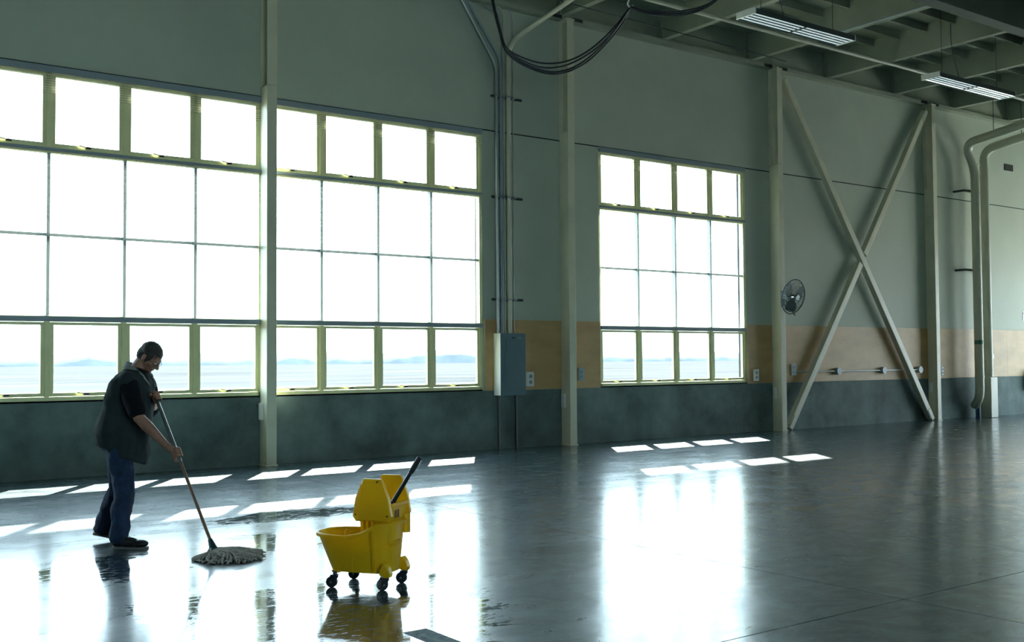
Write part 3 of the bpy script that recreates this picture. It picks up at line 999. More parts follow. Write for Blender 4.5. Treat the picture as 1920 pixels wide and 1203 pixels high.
LEFT_LOOPS = (
    ('shortest', [(9.62, -0.93, 7.60), (9.637, -1.0, 7.217), (9.649, -1.14, 6.797), (9.69, -1.28, 6.404), (9.971, -1.42, 6.231), (10.286, -1.56, 6.173), (10.64, -1.7, 6.248), (10.99, -1.84, 6.47), (11.324, -1.98, 6.813), (11.559, -2.12, 7.158)]),
    ('second shortest', [(9.65, -0.93, 7.60), (9.647, -1.0, 7.219), (9.659, -1.14, 6.773), (9.711, -1.28, 6.374), (9.97, -1.42, 6.18), (10.254, -1.56, 6.1), (10.606, -1.7, 6.174), (11.012, -1.84, 6.431), (11.346, -1.98, 6.782), (11.562, -2.12, 7.150)]),
    ('second longest', [(9.68, -0.93, 7.60), (9.658, -1.0, 7.222), (9.679, -1.14, 6.743), (9.741, -1.28, 6.337), (10.054, -1.42, 6.126), (10.446, -1.56, 6.061), (10.826, -1.7, 6.209), (11.193, -1.84, 6.539), (11.463, -1.98, 6.899), (11.565, -2.12, 7.155)]),
    ('longest', [(9.60, -0.93, 7.60), (9.627, -1.0, 7.215), (9.659, -1.14, 6.714), (9.72, -1.28, 6.308), (10.053, -1.42, 6.091), (10.468, -1.56, 6.031), (10.882, -1.7, 6.201), (11.238, -1.84, 6.538), (11.509, -1.98, 6.907), (11.571, -2.12, 7.16)]))
for nm, pts in LEFT_LOOPS:
    o = MB().tube([p - HOOK for p in spline(pts)], 0.014, 7).build('hanging_cable', 'cable_black', None, smooth=60)
    o.location = HOOK
    tag(o, 'black cable, %s of four sagging left of the white hook' % nm, 'cable', 'black cables looped left of the hook')
RIGHT_LOOPS = (
    ('uppermost', [(11.571, -2.12, 7.177), (11.678, -2.292, 7.089), (11.865, -2.463, 7.058), (12.087, -2.635, 7.05), (12.359, -2.807, 7.111), (12.546, -2.978, 7.205), (12.62, -3.25, 7.36)]),
    ('middle', [(11.571, -2.12, 7.172), (11.678, -2.292, 7.07), (11.865, -2.463, 7.028), (12.087, -2.635, 7.016), (12.358, -2.807, 7.08), (12.546, -2.978, 7.186), (12.64, -3.25, 7.36)]),
    ('lowest', [(11.571, -2.12, 7.167), (11.677, -2.292, 7.052), (11.864, -2.463, 6.998), (12.086, -2.635, 6.983), (12.358, -2.807, 7.05), (12.545, -2.978, 7.168), (12.66, -3.25, 7.36)]))
for nm, pts in RIGHT_LOOPS:
    o = MB().tube([p - HOOK for p in spline(pts)], 0.014, 7).build('hanging_cable', 'cable_black', None, smooth=60)
    o.location = HOOK
    tag(o, 'black cable, %s of three sagging right of the white hook' % nm, 'cable', 'black cables looped right of the hook')


# ------------------------------------------------------------------ smooth organic shapes
def remeshed(mb, voxel, smooth_it=4, wrinkle=0.0, wscale=8.0, stretch=(1, 1, 1)):
    """union of overlapping shapes as one continuous skin"""
    me = mb.mesh('blob')
    o = bpy.data.objects.new('blob', me)
    col.objects.link(o)
    md = o.modifiers.new('r', 'REMESH')
    md.mode = 'VOXEL'
    md.voxel_size = voxel
    md.use_smooth_shade = True
    if smooth_it:
        s = o.modifiers.new('s', 'SMOOTH')
        s.iterations = smooth_it
        s.factor = 0.5
    dg = bpy.context.evaluated_depsgraph_get()
    out = bpy.data.meshes.new_from_object(o.evaluated_get(dg))
    bpy.data.objects.remove(o)
    bpy.data.meshes.remove(me)
    if wrinkle:
        nrm = [v.normal.copy() for v in out.vertices]
        for v, n_ in zip(out.vertices, nrm):
            q = Vector((v.co.x * stretch[0], v.co.y * stretch[1], v.co.z * stretch[2])) * wscale
            v.co += n_ * wrinkle * (noise.fractal(q, 0.9, 2.1, 3))
    for p in out.polygons:
        p.use_smooth = True
    out.materials.clear()
    return out


# ------------------------------------------------------------------ the man
MAN_O = Vector((2.613, -5.772, 0.0))
man = empty('person', MAN_O, -YAW)
tag(man, 'man in dark vest and blue jeans leaning over a string mop', 'person')
V3 = Vector
J = dict(
    pelvis=V3((-0.11, 0.08, 0.87)), rhip=V3((-0.09, -0.01, 0.85)), lhip=V3((-0.12, 0.17, 0.85)),
    rknee=V3((-0.01, -0.05, 0.455)), rank=V3((-0.035, -0.085, 0.10)),
    lknee=V3((-0.15, 0.21, 0.45)), lank=V3((-0.305, 0.29, 0.12)),
    belly=V3((-0.07, 0.075, 1.02)), chest=V3((-0.02, 0.07, 1.24)), neck=V3((0.03, 0.075, 1.43)),
    rsho=V3((0.03, -0.115, 1.325)), relb=V3((0.155, -0.20, 1.055)), rwri=V3((0.375, -0.235, 0.845)),
    lsho=V3((0.05, 0.255, 1.33)), lelb=V3((0.075, 0.315, 1.09)), lwri=V3((0.185, 0.085, 1.185)))
HT, HB = V3((0.196, 0.005, 1.275)), V3((0.852, -0.565, 0.085))     # mop handle, top and bottom
hdir = (HB - HT).normalized()
HL = (HB - HT).length


def hand(mb, centre, axis, palm_from, thumb_up, grip=0.021, flip=1.0, spread=0.0215):
    """palm behind the handle, four fingers wrapped round it, thumb across the other way"""
    n1 = (palm_from - centre)
    n1 = (n1 - axis * n1.dot(axis)).normalized()          # from the handle to the palm
    n2 = axis.cross(n1) * flip
    def rp(r_, a, t):
        return centre + axis * t + n1 * math.cos(a) * r_ + n2 * math.sin(a) * r_
    # palm: a flattened pad
    for t in (-0.032, -0.012, 0.010, 0.030):
        mb.capsule(rp(grip + 0.012, -0.5, t), 0.017, rp(grip + 0.010, 0.9, t), 0.0135, 10, 3)
    lens = [0.88, 1.0, 0.97, 0.78]
    for k in range(4):
        t = (k - 1.5) * spread
        end = 1.0 + 3.0 * lens[k]
        an = [0.7, 1.0 + (end - 1.0) * 0.36, 1.0 + (end - 1.0) * 0.70, end]
        rr = [grip + 0.012, grip + 0.011, grip + 0.008, grip + 0.006]
        rad = [0.0105, 0.0100, 0.0092, 0.0080]
        for i in range(3):
            mb.capsule(rp(rr[i], an[i], t), rad[i], rp(rr[i + 1], an[i + 1], t * 0.98), rad[i + 1], 10, 3)
    s = -1.0 if thumb_up else 1.0
    th = [rp(grip + 0.016, -0.5, s * 0.030), rp(grip + 0.016, -1.2, s * 0.048), rp(grip + 0.010, -1.9, s * 0.050), rp(grip + 0.008, -2.6, s * 0.044)]
    rad = [0.0145, 0.0125, 0.0105, 0.0085]
    for i in range(3):
        mb.capsule(th[i], rad[i], th[i + 1], rad[i + 1], 10, 3)


HEADC = V3((0.146, 0.078, 1.545))
hrot = Matrix.Rotation(R(-8), 3, 'Z') @ Matrix.Rotation(R(43), 3, 'Y') @ Matrix.Rotation(R(4), 3, 'X')


def hp(x, y, z):
    return HEADC + hrot @ V3((x, y, z))


body = MB()
# trunk
body.ball(J['pelvis'], (0.125, 0.165, 0.12)).ball(J['belly'], (0.135, 0.165, 0.17)).ball(J['chest'], (0.125, 0.175, 0.17))
body.capsule(J['rsho'] + V3((0, 0.02, 0)), 0.062, J['lsho'] + V3((0, -0.02, 0)), 0.062).capsule(J['chest'], 0.09, J['neck'], 0.062)
body.capsule(J['neck'], 0.060, hp(-0.025, 0, -0.05), 0.058)
# legs
for s in 'rl':
    body.capsule(J[s + 'hip'], 0.085, J[s + 'knee'], 0.055).capsule(J[s + 'knee'], 0.055, J[s + 'ank'], 0.038)
    ft = J[s + 'ank']
    body.capsule(ft + V3((-0.03, 0, -0.04)), 0.032, ft + V3((0.12, 0, -0.06)), 0.026)
# arms
for s, rr in (('r', (0.058, 0.047, 0.047, 0.030)), ('l', (0.057, 0.046, 0.046, 0.030))):
    e, w_ = J[s + 'elb'], J[s + 'wri']
    body.capsule(J[s + 'sho'], rr[0], e, rr[1])
    q = e.lerp(w_, 0.32)
    body.capsule(e, rr[1] - 0.003, q, rr[2]).capsule(q, rr[2], w_, rr[3])
HR = HT + hdir * (0.42 * HL)
HLc = HT + hdir * 0.075
body.capsule(J['rwri'], 0.030, HR + (J['rwri'] - HR).normalized() * 0.045, 0.030, 12, 3)
hand(body, HR, hdir, J['rwri'] + V3((0.0, -0.02, 0.02)), False, flip=-1.0)
body.capsule(J['lwri'], 0.029, HLc + (J['lwri'] - HLc).normalized() * 0.04, 0.029, 12, 3)
hand(body, HLc, hdir, J['lwri'], True, flip=1.0)
# head: skull, face, jaw, brow, nose, lips, chin, ears
body.ball(hp(-0.012, 0, 0.030), (0.098, 0.076, 0.088), hrot)
body.ball(hp(0.020, 0, -0.020), (0.072, 0.066, 0.090), hrot)
body.ball(hp(0.030, 0, -0.068), (0.055, 0.052, 0.048), hrot)
body.ball(hp(0.068, 0, -0.096), (0.022, 0.024, 0.018), hrot)
body.capsule(hp(0.079, -0.032, 0.020), 0.012, hp(0.079, 0.032, 0.020), 0.012)
body.capsule(hp(0.088, 0, 0.008), 0.009, hp(0.112, 0, -0.030), 0.013)
body.ball(hp(0.098, 0.013, -0.036), 0.0095).ball(hp(0.098, -0.013, -0.036), 0.0095)
body.capsule(hp(0.085, -0.018, -0.062), 0.0075, hp(0.085, 0.018, -0.062), 0.0075)
body.capsule(hp(0.081, -0.015, -0.073), 0.0080, hp(0.081, 0.015, -0.073), 0.0080)
for s in (-1, 1):
    body.ball(hp(0.055, s * 0.048, -0.022), (0.022, 0.016, 0.020), hrot)
    er = hrot @ Matrix.Rotation(R(18 * s), 3, 'Z')
    body.ball(hp(-0.012, s * 0.077, -0.012), (0.020, 0.008, 0.031), er)
body_me = remeshed(body, 0.0055, 3)
link('body', body_me, 'skin', man)
# eyes and spectacles
for s in (-1, 1):
    MB().ball(hp(0.083, s * 0.031, 0.000), 0.011, None, 12, 8).build('eye', 'eye_white', man, smooth=80)
gm = MB()
for s in (-1, 1):
    gm.tube([hp(0.098, s * 0.034 + 0.023 * math.cos(a), -0.004 + 0.015 * math.sin(a)) for a in [2 * math.pi * k / 16 for k in range(17)]], 0.0016, 6)
    gm.tube([hp(0.096, s * 0.057, 0.004), hp(0.05, s * 0.074, 0.006), hp(-0.01, s * 0.080, 0.008)], 0.0016, 6)
gm.tube([hp(0.099, -0.011, 0.0), hp(0.103, 0, 0.003), hp(0.099, 0.011, 0.0)], 0.0016, 6)
gm.build('spectacles', 'latch_bronze', man, smooth=60)
# hair: cap over crown and back, down to the nape, leaving the face free
hb = MB()
hb.ball(hp(-0.016, 0, 0.040), (0.0985, 0.0800, 0.086), hrot)
hb.ball(hp(-0.052, 0, -0.010), (0.062, 0.074, 0.075), hrot)
for s in (-1, 1):
    hb.ball(hp(0.012, s * 0.058, 0.022), (0.030, 0.022, 0.045), hrot)
    hb.ball(hp(0.012, s * 0.066, -0.016), (0.013, 0.011, 0.026), hrot)
hair_me = remeshed(hb, 0.006, 2, 0.004, 40)
link('hair', hair_me, 'hair', man)


def ring(u0, u1, hw, z, tilt=0.0, yc=0.075, n=28, p=2.4):
    out = []
    uc, du = (u0 + u1) / 2, (u1 - u0) / 2
    for k in range(n):
        a = 2 * math.pi * k / n
        cx, sx = math.cos(a), math.sin(a)
        x = math.copysign(abs(cx) ** (2 / p), cx)
        y = math.copysign(abs(sx) ** (2 / p), sx)
        out.append(V3((uc + du * x, yc + hw * y, z + tilt * x)))
    return out


# shirt: trunk and short sleeves
sh = MB()
sh.loft([ring(-0.20, 0.09, 0.175, 0.84), ring(-0.17, 0.125, 0.185, 1.10), ring(-0.13, 0.155, 0.19, 1.27), ring(-0.09, 0.14, 0.17, 1.36), ring(-0.03, 0.095, 0.085, 1.45)])
sh.capsule(J['rsho'] + V3((0.01, 0.005, -0.02)), 0.084, J['rsho'].lerp(J['relb'], 0.5), 0.080)
sh.capsule(J['rsho'].lerp(J['relb'], 0.4), 0.082, J['rsho'].lerp(J['relb'], 0.80), 0.074)
sh.capsule(J['lsho'] + V3((0.01, -0.005, -0.02)), 0.084, J['lsho'].lerp(J['lelb'], 0.85), 0.072)
sh.capsule(J['lelb'], 0.060, J['lelb'].lerp(J['lwri'], 0.3), 0.058)
sh.capsule(hp(-0.03, -0.045, -0.085), 0.020, hp(-0.03, 0.045, -0.085), 0.020)
shirt = link('shirt', remeshed(sh, 0.010, 3, 0.006, 9), 'shirt_cloth', man)
mb = MB()
mb.add([J['relb'] + V3((0.005, -0.085, 0.115)), J['relb'] + V3((0.045, -0.082, 0.118)), J['relb'] + V3((0.043, -0.082, 0.124)), J['relb'] + V3((0.003, -0.085, 0.121))], [(0, 1, 2, 3)])
# vest: hangs loose off back and chest, hem slanting down to the front
vb = MB()
vb.loft([ring(-0.280, 0.125, 0.200, 0.755, -0.090), ring(-0.300, 0.140, 0.210, 0.88, -0.05), ring(-0.262, 0.155, 0.212, 1.0, -0.02), ring(-0.225, 0.168, 0.208, 1.13),
         ring(-0.20, 0.172, 0.20, 1.25), ring(-0.168, 0.165, 0.192, 1.33), ring(-0.125, 0.135, 0.165, 1.39), ring(-0.075, 0.10, 0.105, 1.435), ring(-0.03, 0.085, 0.075, 1.46)])
for s_ in 'rl':
    vb.capsule(J[s_ + 'sho'] + V3((-0.010, 0.018 if s_ == 'r' else -0.018, 0.020)), 0.088, J['neck'] + V3((-0.05, 0, -0.03)), 0.07)
    vb.capsule(J[s_ + 'sho'] + V3((-0.075, 0.01 if s_ == 'r' else -0.01, -0.02)), 0.085, J['chest'] + V3((-0.09, -0.10 if s_ == 'r' else 0.10, -0.06)), 0.09)
vest_me = remeshed(vb, 0.011, 3, 0.020, 6.5, (1.0, 1.0, 0.38))
vest = link('vest', vest_me, 'vest_cloth', man)
# collar band round the neck, running down the open front
cm = MB()
for s in (-1, 1):
    pth = [V3((-0.055, 0.075 + s * 0.015, 1.478)), V3((-0.02, 0.075 + s * 0.075, 1.462)), V3((0.06, 0.075 + s * 0.092, 1.425)), V3((0.125, 0.075 + s * 0.080, 1.372)), V3((0.165, 0.075 + s * 0.060, 1.305))]
    rings = []
    for i, q in enumerate(pth):
        w_ = [0.030, 0.032, 0.030, 0.026, 0.015][i]
        out = V3((q.x - 0.03, q.y - 0.075, 0)).normalized() if i else V3((-1, 0, 0))
        rings.append([q + V3((0, 0, w_)) - out * 0.012, q + V3((0, 0, w_)) - out * 0.004, q + out * 0.018 - V3((0, 0, w_ * 0.6)), q + out * 0.008 - V3((0, 0, w_ * 0.7))])
    cm.loft(rings)
cm.build('vest_collar', 'collar_cloth', man, smooth=60)
# jeans
tb = MB()
tb.ball(J['pelvis'] + V3((0, 0, 0.0)), (0.145, 0.185, 0.14))
for s in 'rl':
    h, k, a = J[s + 'hip'], J[s + 'knee'], J[s + 'ank']
    tb.capsule(h, 0.118, k, 0.083).capsule(k, 0.083, k.lerp(a, 0.5) + V3((-0.012, 0, 0)), 0.078).capsule(k.lerp(a, 0.5) + V3((-0.012, 0, 0)), 0.078, a + V3((-0.005, 0, 0.01)), 0.080)
jeans = link('jeans', remeshed(tb, 0.009, 3, 0.013, 6.0, (1.6, 1.6, 1.3)), 'denim', man)


# shoes
def shoe(heel, toe, heel_up, nm):
    d = toe - heel
    L_ = d.length
    ang = math.atan2(d.y, d.x)
    e = bpy.data.objects.new('shoe', None)
    M = Matrix.Translation(heel) @ Matrix.Rotation(ang, 4, 'Z') @ Matrix.Rotation(heel_up, 4, 'Y')
    up = MB()
    up.ball((0.05, 0, 0.055), (0.058, 0.040, 0.048)).ball((0.13, 0, 0.052), (0.09, 0.042, 0.042)).ball((L_ - 0.065, -0.002, 0.042), (0.066, 0.047, 0.032))
    up.capsule((0.055, 0, 0.07), 0.042, (0.045, 0, 0.125), 0.044).capsule((0.10, 0, 0.07), 0.035, (0.075, 0, 0.11), 0.040)
    me = remeshed(up, 0.006, 4)
    for v in me.vertices:
        v.co.z = max(v.co.z, 0.018)
    me.transform(M)
    so = MB()
    outl = []
    for k in range(28):
        a = 2 * math.pi * k / 28
        t = (1 - math.cos(a)) / 2
        x = t * L_
        w_ = 0.033 + 0.014 * math.sin(math.pi * min(1, max(0, (t - 0.1) / 0.85)) ** 1.6)
        y = math.copysign(w_ * min(1, (math.sin(a) ** 2 * 6)) ** 0.5, math.sin(a)) if 0 < k < 28 and k != 14 else 0
        outl.append((x, y))
    so.prism(outl, 0.0, 0.017, lambda a, bb, d_: M @ V3((a, bb, d_)))
    s = link('shoe', me, 'shoe_leather', man)
    so.build('sole', 'shoe_sole', s)
    lc = MB()
    for i in range(4):
        x = 0.115 + 0.022 * i
        z = 0.102 - 0.007 * i
        lc.tube([M @ V3((x, -0.022, z - 0.006)), M @ V3((x + 0.006, 0, z)), M @ V3((x, 0.022, z - 0.006))], 0.0035, 6)
    lc.build('laces', 'shoe_sole', s, smooth=60)


shoe(V3((-0.095, -0.080, 0.0)), V3((0.205, -0.115, 0.0)), 0.0, 'front')
shoe(V3((-0.400, 0.285, 0.055)), V3((-0.115, 0.300, 0.055)), R(10.5), 'rear')

# ------------------------------------------------------------------ the mop
mop = empty('string_mop', MAN_O + Matrix.Rotation(-YAW, 3, 'Z') @ V3((HB.x, HB.y, 0)), -YAW)
tag(mop, 'string mop with a long wooden handle, yarn spread on the wet floor', 'mop')
off = V3((HB.x, HB.y, 0))
p_top, p_bot = HT - off + hdir * 0.015, HB - off
p_mid = p_top.lerp(p_bot, 0.47)
MB().tube([p_top, p_top + hdir * 0.01, p_mid], [0.010, 0.0145, 0.0145], 12).build('handle_sleeve', 'handle_steel', mop, smooth=50)
MB().tube([p_mid, p_bot + hdir * -0.02], [0.0125, 0.0125], 12).build('handle', 'wood_handle', mop, smooth=50)
sk = MB()
fdir = V3((0.75, -0.62, 0)).normalized()
sk.tube([p_bot - hdir * 0.07, p_bot - hdir * 0.02, p_bot + hdir * 0.015], [0.017, 0.026, 0.032], 12)
sk.ball(p_bot + V3((0, 0, -0.015)), (0.035, 0.075, 0.022), Matrix.Rotation(R(20), 3, 'Z'))
sk.build('clamp_socket', 'socket_teal', mop, smooth=50)
ym = MB()
rng = random.Random(3)
# yarn fans out from the clamp, mostly towards the right and the camera
for i in range(250):
    u_ = rng.random()
    if u_ < 0.62:
        a, ln, h0 = rng.gauss(-0.12, 0.26), rng.uniform(0.20, 0.37), rng.uniform(0.012, 0.070)
    elif u_ < 0.86:
        a, ln, h0 = rng.gauss(-0.95, 0.42), rng.uniform(0.14, 0.25), rng.uniform(0.012, 0.060)
    else:
        a, ln, h0 = rng.uniform(-2.6, -1.5), rng.uniform(0.07, 0.15), rng.uniform(0.008, 0.025)
    st = p_bot + V3((rng.uniform(-0.02, 0.02), rng.uniform(-0.06, 0.06), -0.012))
    pts = []
    n = 10
    wv, ph = rng.uniform(0.008, 0.032), rng.uniform(0, 6.3)
    for k in range(n + 1):
        t = k / n
        aa = a + 0.35 * math.sin(3.0 * t + ph) * t
        x = st.x + math.cos(aa) * ln * t + wv * (math.sin(8 * t + ph) - math.sin(ph)) * t
        y = st.y + math.sin(aa) * ln * t + wv * (math.cos(7 * t + ph) - math.cos(ph))
        z = (1 - t) ** 2.0 * st.z + (1 - (1 - t) ** 2.0) * (h0 * (1 - t ** 4) + 0.010) + 0.016 * math.sin(6 * t + ph) * t * (1 - t)
        pts.append((x, y, max(z, 0.009)))
    ym.tube(pts, [0.0072] * n + [0.005], 6)
yo = ym.build('yarn', 'mop_yarn', mop, smooth=70)
tag(yo, kind='stuff')

tp_ = MB().box(-0.075, 0.075, -0.45, 0.45, 0.0, 0.0012).build('floor_tape', 'tape_worn')
tp_.location = (3.075, -9.99, 0.0002)
tag(tp_, 'worn dull grey tape strip on the floor in front of the bucket', 'tape')

# ------------------------------------------------------------------ mop bucket
BK_O = Vector((3.454, -8.30, 0))
BK_R = math.atan2(-0.829, 0.559)
bk = empty('mop_bucket', BK_O, BK_R)
tag(bk, 'yellow plastic mop bucket on black casters standing on the wet floor', 'bucket')


def rim_z(a):
    if a < -0.05:
        return 0.345
    t = min(1, (a + 0.05) / 0.24)
    return 0.345 + 0.095 * (t * t * (3 - 2 * t))


def tub_ring(s, inset=0.0, n=56, z=None):
    """s: 0 at the bottom, 1 at the rim"""
    a0, a1 = -0.232 - 0.115 * s, 0.205 + 0.028 * s
    hw = 0.140 + 0.038 * s
    out = []
    for k in range(n):
        t = 2 * math.pi * k / n
        c, si = math.cos(t), math.sin(t)
        p_ = 3.6
        x = math.copysign(abs(c) ** (2 / p_), c)
        y = math.copysign(abs(si) ** (2 / p_), si)
        a = (a0 + a1) / 2 + ((a1 - a0) / 2 - inset) * x
        tp = 1.0 - 0.22 * max(0, -x) ** 2.0 * s            # narrower at the pouring end
        b_ = (hw - inset) * y * tp
        zz = (0.105 + (rim_z(a) - 0.105) * s) if z is None else z
        out.append((a, b_, zz))
    return out


tb = MB()
lv = [0, 0.03, 0.2, 0.4, 0.6, 0.8, 0.93]
rings = [tub_ring(0.0, 0.02)] + [tub_ring(s) for s in lv]
lip = tub_ring(0.93)
rings += [[(x * 1.0 + (0.016 if x > 0 else -0.016), y * 1.085, z + 0.001) for x, y, z in lip],
          [(x + (0.017 if x > 0 else -0.017), y * 1.09, z + 0.020) for x, y, z in lip],
          [(x + (0.004 if x > 0 else -0.004), y * 1.02, z + 0.026) for x, y, z in lip],
          [(x * 0.985, y * 0.965, z + 0.018) for x, y, z in lip]]
rings += [tub_ring(s, 0.006) for s in (0.8, 0.5, 0.2, 0.04)]
tb.loft(rings, True, True)
tb.build('tub', 'yellow_plastic', bk, smooth=45)
# ribs moulded on the tub sides and the pouring end
for b_s in (-1, 1):
    for a_ in (-0.045, 0.115):
        r0, r1 = 0.140 + 0.004, 0.140 + 0.038 * 0.9 + 0.004
        mb = MB()
        mb.bar((a_, b_s * (r0 - 0.006), 0.11), (a_ + 0.0, b_s * (r1 - 0.006), 0.36 if a_ < 0 else 0.415), 0.020, 0.014, (0, 1, 0))
        mb.build('rib', 'yellow_plastic', bk, bevel=0.004)
# standing water in the tub
MB().loft([tub_ring(0.62, 0.012, z=0.245), tub_ring(0.62, 0.012, z=0.25)]).build('water', 'panel_grey', bk)
mb = MB()
mb.tube(arc((-0.17, -0.02, 0.30), (-0.16, -0.02, 0.40), (-0.12, -0.02, 0.345), 8), 0.006, 8)
mb.build('pour_grip', 'yellow_plastic', bk, smooth=60)
# curved rear housing under the wringer
mb = MB()
for b0 in (-0.075, 0.08):
    pass
mb.loft([[(0.205 + 0.030 * math.cos(t), -0.03 + 0.085 * math.sin(t), z) for t in [2 * math.pi * k / 24 for k in range(24)]] for z in (0.30, 0.32, 0.445)])
mb.build('rear_housing', 'yellow_plastic', bk, smooth=45)
mb = MB()
mb.loft([[(0.222 + w_ * math.cos(t), -0.05 + 0.06 * math.sin(t), z) for t in [2 * math.pi * k / 20 for k in range(20)]] for z, w_ in ((0.285, 0.022), (0.305, 0.035), (0.318, 0.035))])
mb.build('grip_ledge', 'yellow_plastic', bk, smooth=45)
# caster brackets at the rear
for s in (-1, 1):
    mb = MB()
    poly = [(0.160, 0.13), (0.186, 0.178), (0.204, 0.180), (0.226, 0.152), (0.240, 0.112), (0.236, 0.088), (0.200, 0.084), (0.162, 0.10)]
    mb.prism(poly, s * 0.108, s * 0.160, lambda a, bb, d: (a, d, bb))
    mb.build('caster_bracket', 'yellow_plastic', bk, bevel=0.010, bseg=3)
for s in (-1, 1):
    mb = MB()
    mb.prism([(-0.205, 0.112), (-0.135, 0.112), (-0.145, 0.095), (-0.195, 0.095)], s * 0.085, s * 0.142, lambda a, bb, d: (a, d, bb))
    mb.build('front_bracket', 'yellow_plastic', bk, bevel=0.008)


def caster(a, b_, turn, sx=0.0):
    c = empty('caster', (a, b_, 0), turn, bk)
    MB().tube([(0, -0.014, 0.037), (0, -0.012, 0.037), (0, 0.012, 0.037), (0, 0.014, 0.037)], [0.029, 0.037, 0.037, 0.029], 24).build('wheel', 'wheel_rubber', c, smooth=40)
    mb = MB()
    for s in (-1, 1):
        mb.prism([(-0.012, 0.028), (0.012, 0.028), (0.038, 0.066), (0.038, 0.084), (-0.004, 0.084), (-0.016, 0.060)], s * 0.017, s * 0.021, lambda x, z, d: (x, d, z))
    mb.box(-0.004, 0.04, -0.021, 0.021, 0.080, 0.086)
    mb.tube([(0.022, 0, 0.084), (0.022, 0, 0.108)], 0.014, 12)
    mb.build('fork', 'lever_black', c, smooth=40)
    MB().tube([(0, -0.024, 0.037), (0, 0.024, 0.037)], 0.007, 10).build('axle', 'handle_steel', c, smooth=40)
    return c


caster(-0.192, -0.148, R(12))
caster(-0.187, 0.148, R(15))
caster(0.172, -0.128, R(55))
caster(0.188, 0.125, R(10))

# ------------------------------------------------------------------ wringer on the bucket
wr = empty('mop_wringer', BK_O + V3((0, 0, 0)), BK_R)
tag(wr, 'yellow side-press wringer with black lever, set on the bucket', 'wringer')
PL = [(0.044, 0.724), (0.173, 0.724), (0.190, 0.700), (0.231, 0.594), (0.250, 0.482), (0.229, 0.446), (-0.010, 0.446), (-0.034, 0.478), (-0.015, 0.593), (0.028, 0.700)]
for s, nm in ((-1, 'near'), (1, 'far')):
    mb = MB()
    ctr = (0.105, 0.57)

    def bulge(a, z):
        return 0.016 * max(0, 1 - abs(a - 0.11) / 0.16) * 1.0
    outer, inner = [], []
    grid = []
    n = len(PL)
    # shell: outline ring, then an inner ring set proud (moulded, slightly domed panel)
    r0 = [(a, s * 0.128, z) for a, z in PL]
    r1 = [(a, s * 0.150, z) for a, z in PL]
    r2_ = [(ctr[0] + (a - ctr[0]) * 0.95, s * 0.156, ctr[1] + (z - ctr[1]) * 0.96) for a, z in PL]
    r3 = [(ctr[0] - 0.03 + (a - ctr[0]) * 0.42, s * 0.166, ctr[1] + (z - ctr[1]) * 0.90) for a, z in PL]
    mb.loft([r0, r1, r2_, r3])
    pl = mb.build('side_plate', 'yellow_plastic', wr, smooth=12)
    for a, z in ((0.062, 0.706), (0.150, 0.706), (-0.008, 0.490), (0.222, 0.486)):
        MB().tube([(a, s * 0.150, z), (a, s * 0.162, z)], 0.006, 10).build('screw', 'screw_dark', pl, smooth=40)
# basket between the plates
mb = MB()
mb.loft([[(0.03, -0.105, 0.345), (0.19, -0.105, 0.345), (0.19, 0.105, 0.345), (0.03, 0.105, 0.345)],
         [(0.0, -0.128, 0.46), (0.225, -0.128, 0.46), (0.225, 0.128, 0.46), (0.0, 0.128, 0.46)],
         [(-0.005, -0.128, 0.545), (0.232, -0.128, 0.545), (0.232, 0.128, 0.545), (-0.005, 0.128, 0.545)],
         [(0.003, -0.122, 0.545), (0.224, -0.122, 0.545), (0.224, 0.122, 0.545), (0.003, 0.122, 0.545)],
         [(0.02, -0.118, 0.46), (0.205, -0.118, 0.46), (0.205, 0.118, 0.46), (0.02, 0.118, 0.46)],
         [(0.04, -0.095, 0.36), (0.18, -0.095, 0.36), (0.18, 0.095, 0.36), (0.04, 0.095, 0.36)]])
mb.build('basket', 'yellow_plastic', wr, bevel=0.004)
for a in (0.030, 0.068, 0.106):
    MB().bar((a, -0.140, 0.365), (a, -0.146, 0.452), 0.012, 0.020).build('prong', 'yellow_plastic', wr, bevel=0.003)
MB().box(0.226, 0.246, -0.128, 0.128, 0.535, 0.562).build('cross_bar', 'yellow_plastic', wr, bevel=0.006)
for y in (-0.06, -0.035, -0.01):
    MB().box(0.2325, 0.2345, y - 0.005, y + 0.005, 0.462, 0.515).build('slot', 'dark_gap', wr)
mb = MB()
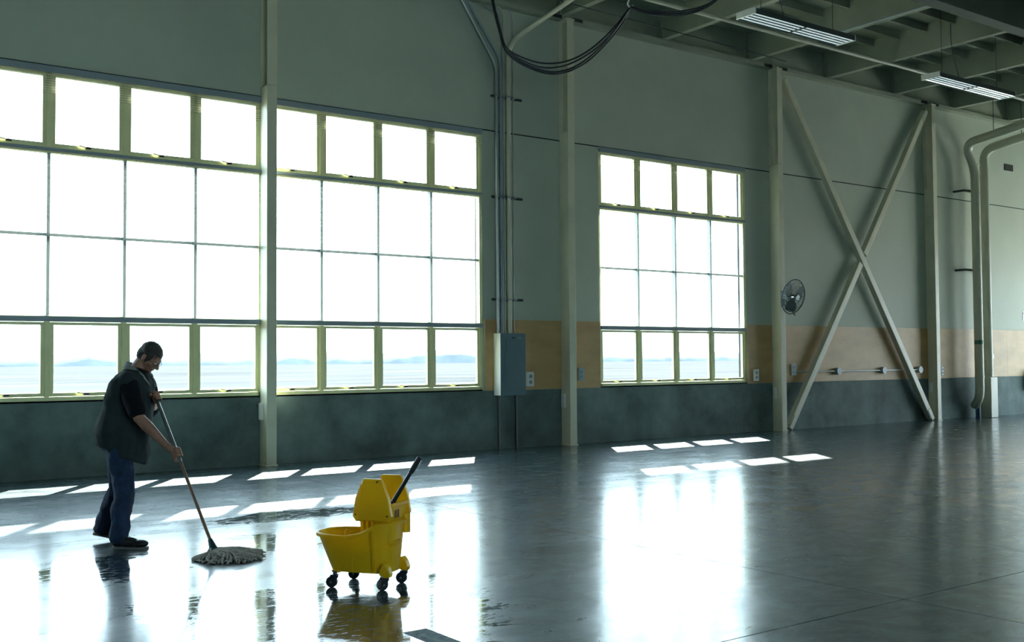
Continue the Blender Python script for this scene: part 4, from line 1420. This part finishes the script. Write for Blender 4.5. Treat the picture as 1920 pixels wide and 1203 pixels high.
mb.loft([[(0.222 + 0.030 * math.cos(t), 0.122 + 0.034 * math.sin(t), z) for t in [2 * math.pi * k / 18 for k in range(18)]] for z in (0.345, 0.352, 0.47)])
mb.build('hanger_sleeve', 'yellow_plastic', wr, smooth=45)
mb = MB()
mb.tube([(0.15, 0.0, 0.505), (0.185, 0.0, 0.555), (0.321, 0.0, 0.763), (0.325, 0, 0.769)], [0.016, 0.016, 0.0135, 0.0135], 14)
lev = mb.build('lever', 'lever_black', wr, smooth=40)
MB().tube([(0.318, 0, 0.758), (0.320, 0, 0.761), (0.378, 0, 0.849), (0.384, 0, 0.858), (0.386, 0, 0.861)], [0.014, 0.0185, 0.0185, 0.0165, 0.010], 14).build('grip', 'wheel_rubber', lev, smooth=40)
MB().tube([(0.165, -0.115, 0.53), (0.165, 0.115, 0.53)], 0.011, 12).build('pivot_rod', 'lever_black', wr, smooth=40)
MB().box(0.15, 0.20, -0.028, 0.028, 0.525, 0.565).build('lever_clamp', 'lever_black', wr, bevel=0.006)

# ------------------------------------------------------------------ outside
gnd = tag(MB().box(-500, 700, 0.21, 900, -0.7, -0.35).build('ground_outside', 'ground_outside'), kind='structure')
gnd2 = tag(MB().box(XR + 0.2, 700, -400, 0.20, -0.7, -0.05).build('ground_yard', 'yard_concrete'), kind='structure')
n = 240
vs, fs = [], []
for k in range(n + 1):
    x = -150 + 1100 * k / n
    h = 7.6 + 2.6 * noise.noise(V3((x * 0.012, 5.0, 0))) + 1.3 * noise.noise(V3((x * 0.07, 3.0, 1.0))) + 0.8 * noise.noise(V3((x * 0.3, 7.0, 2.0)))
    vs += [(x, 556, -1), (x, 560, h * 0.7 - 1), (x, 572, h - 1), (x, 600, -1)]
for k in range(n):
    a = 4 * k
    fs += [(a, a + 4, a + 5, a + 1), (a + 1, a + 5, a + 6, a + 2), (a + 2, a + 6, a + 7, a + 3), (a, a + 3, a + 7, a + 4)]
o = MB().add(vs, fs).build('tree_line', 'treeline', None, smooth=60)
tag(o, 'hazy line of trees on the horizon outside the windows', 'trees', None, 'stuff')
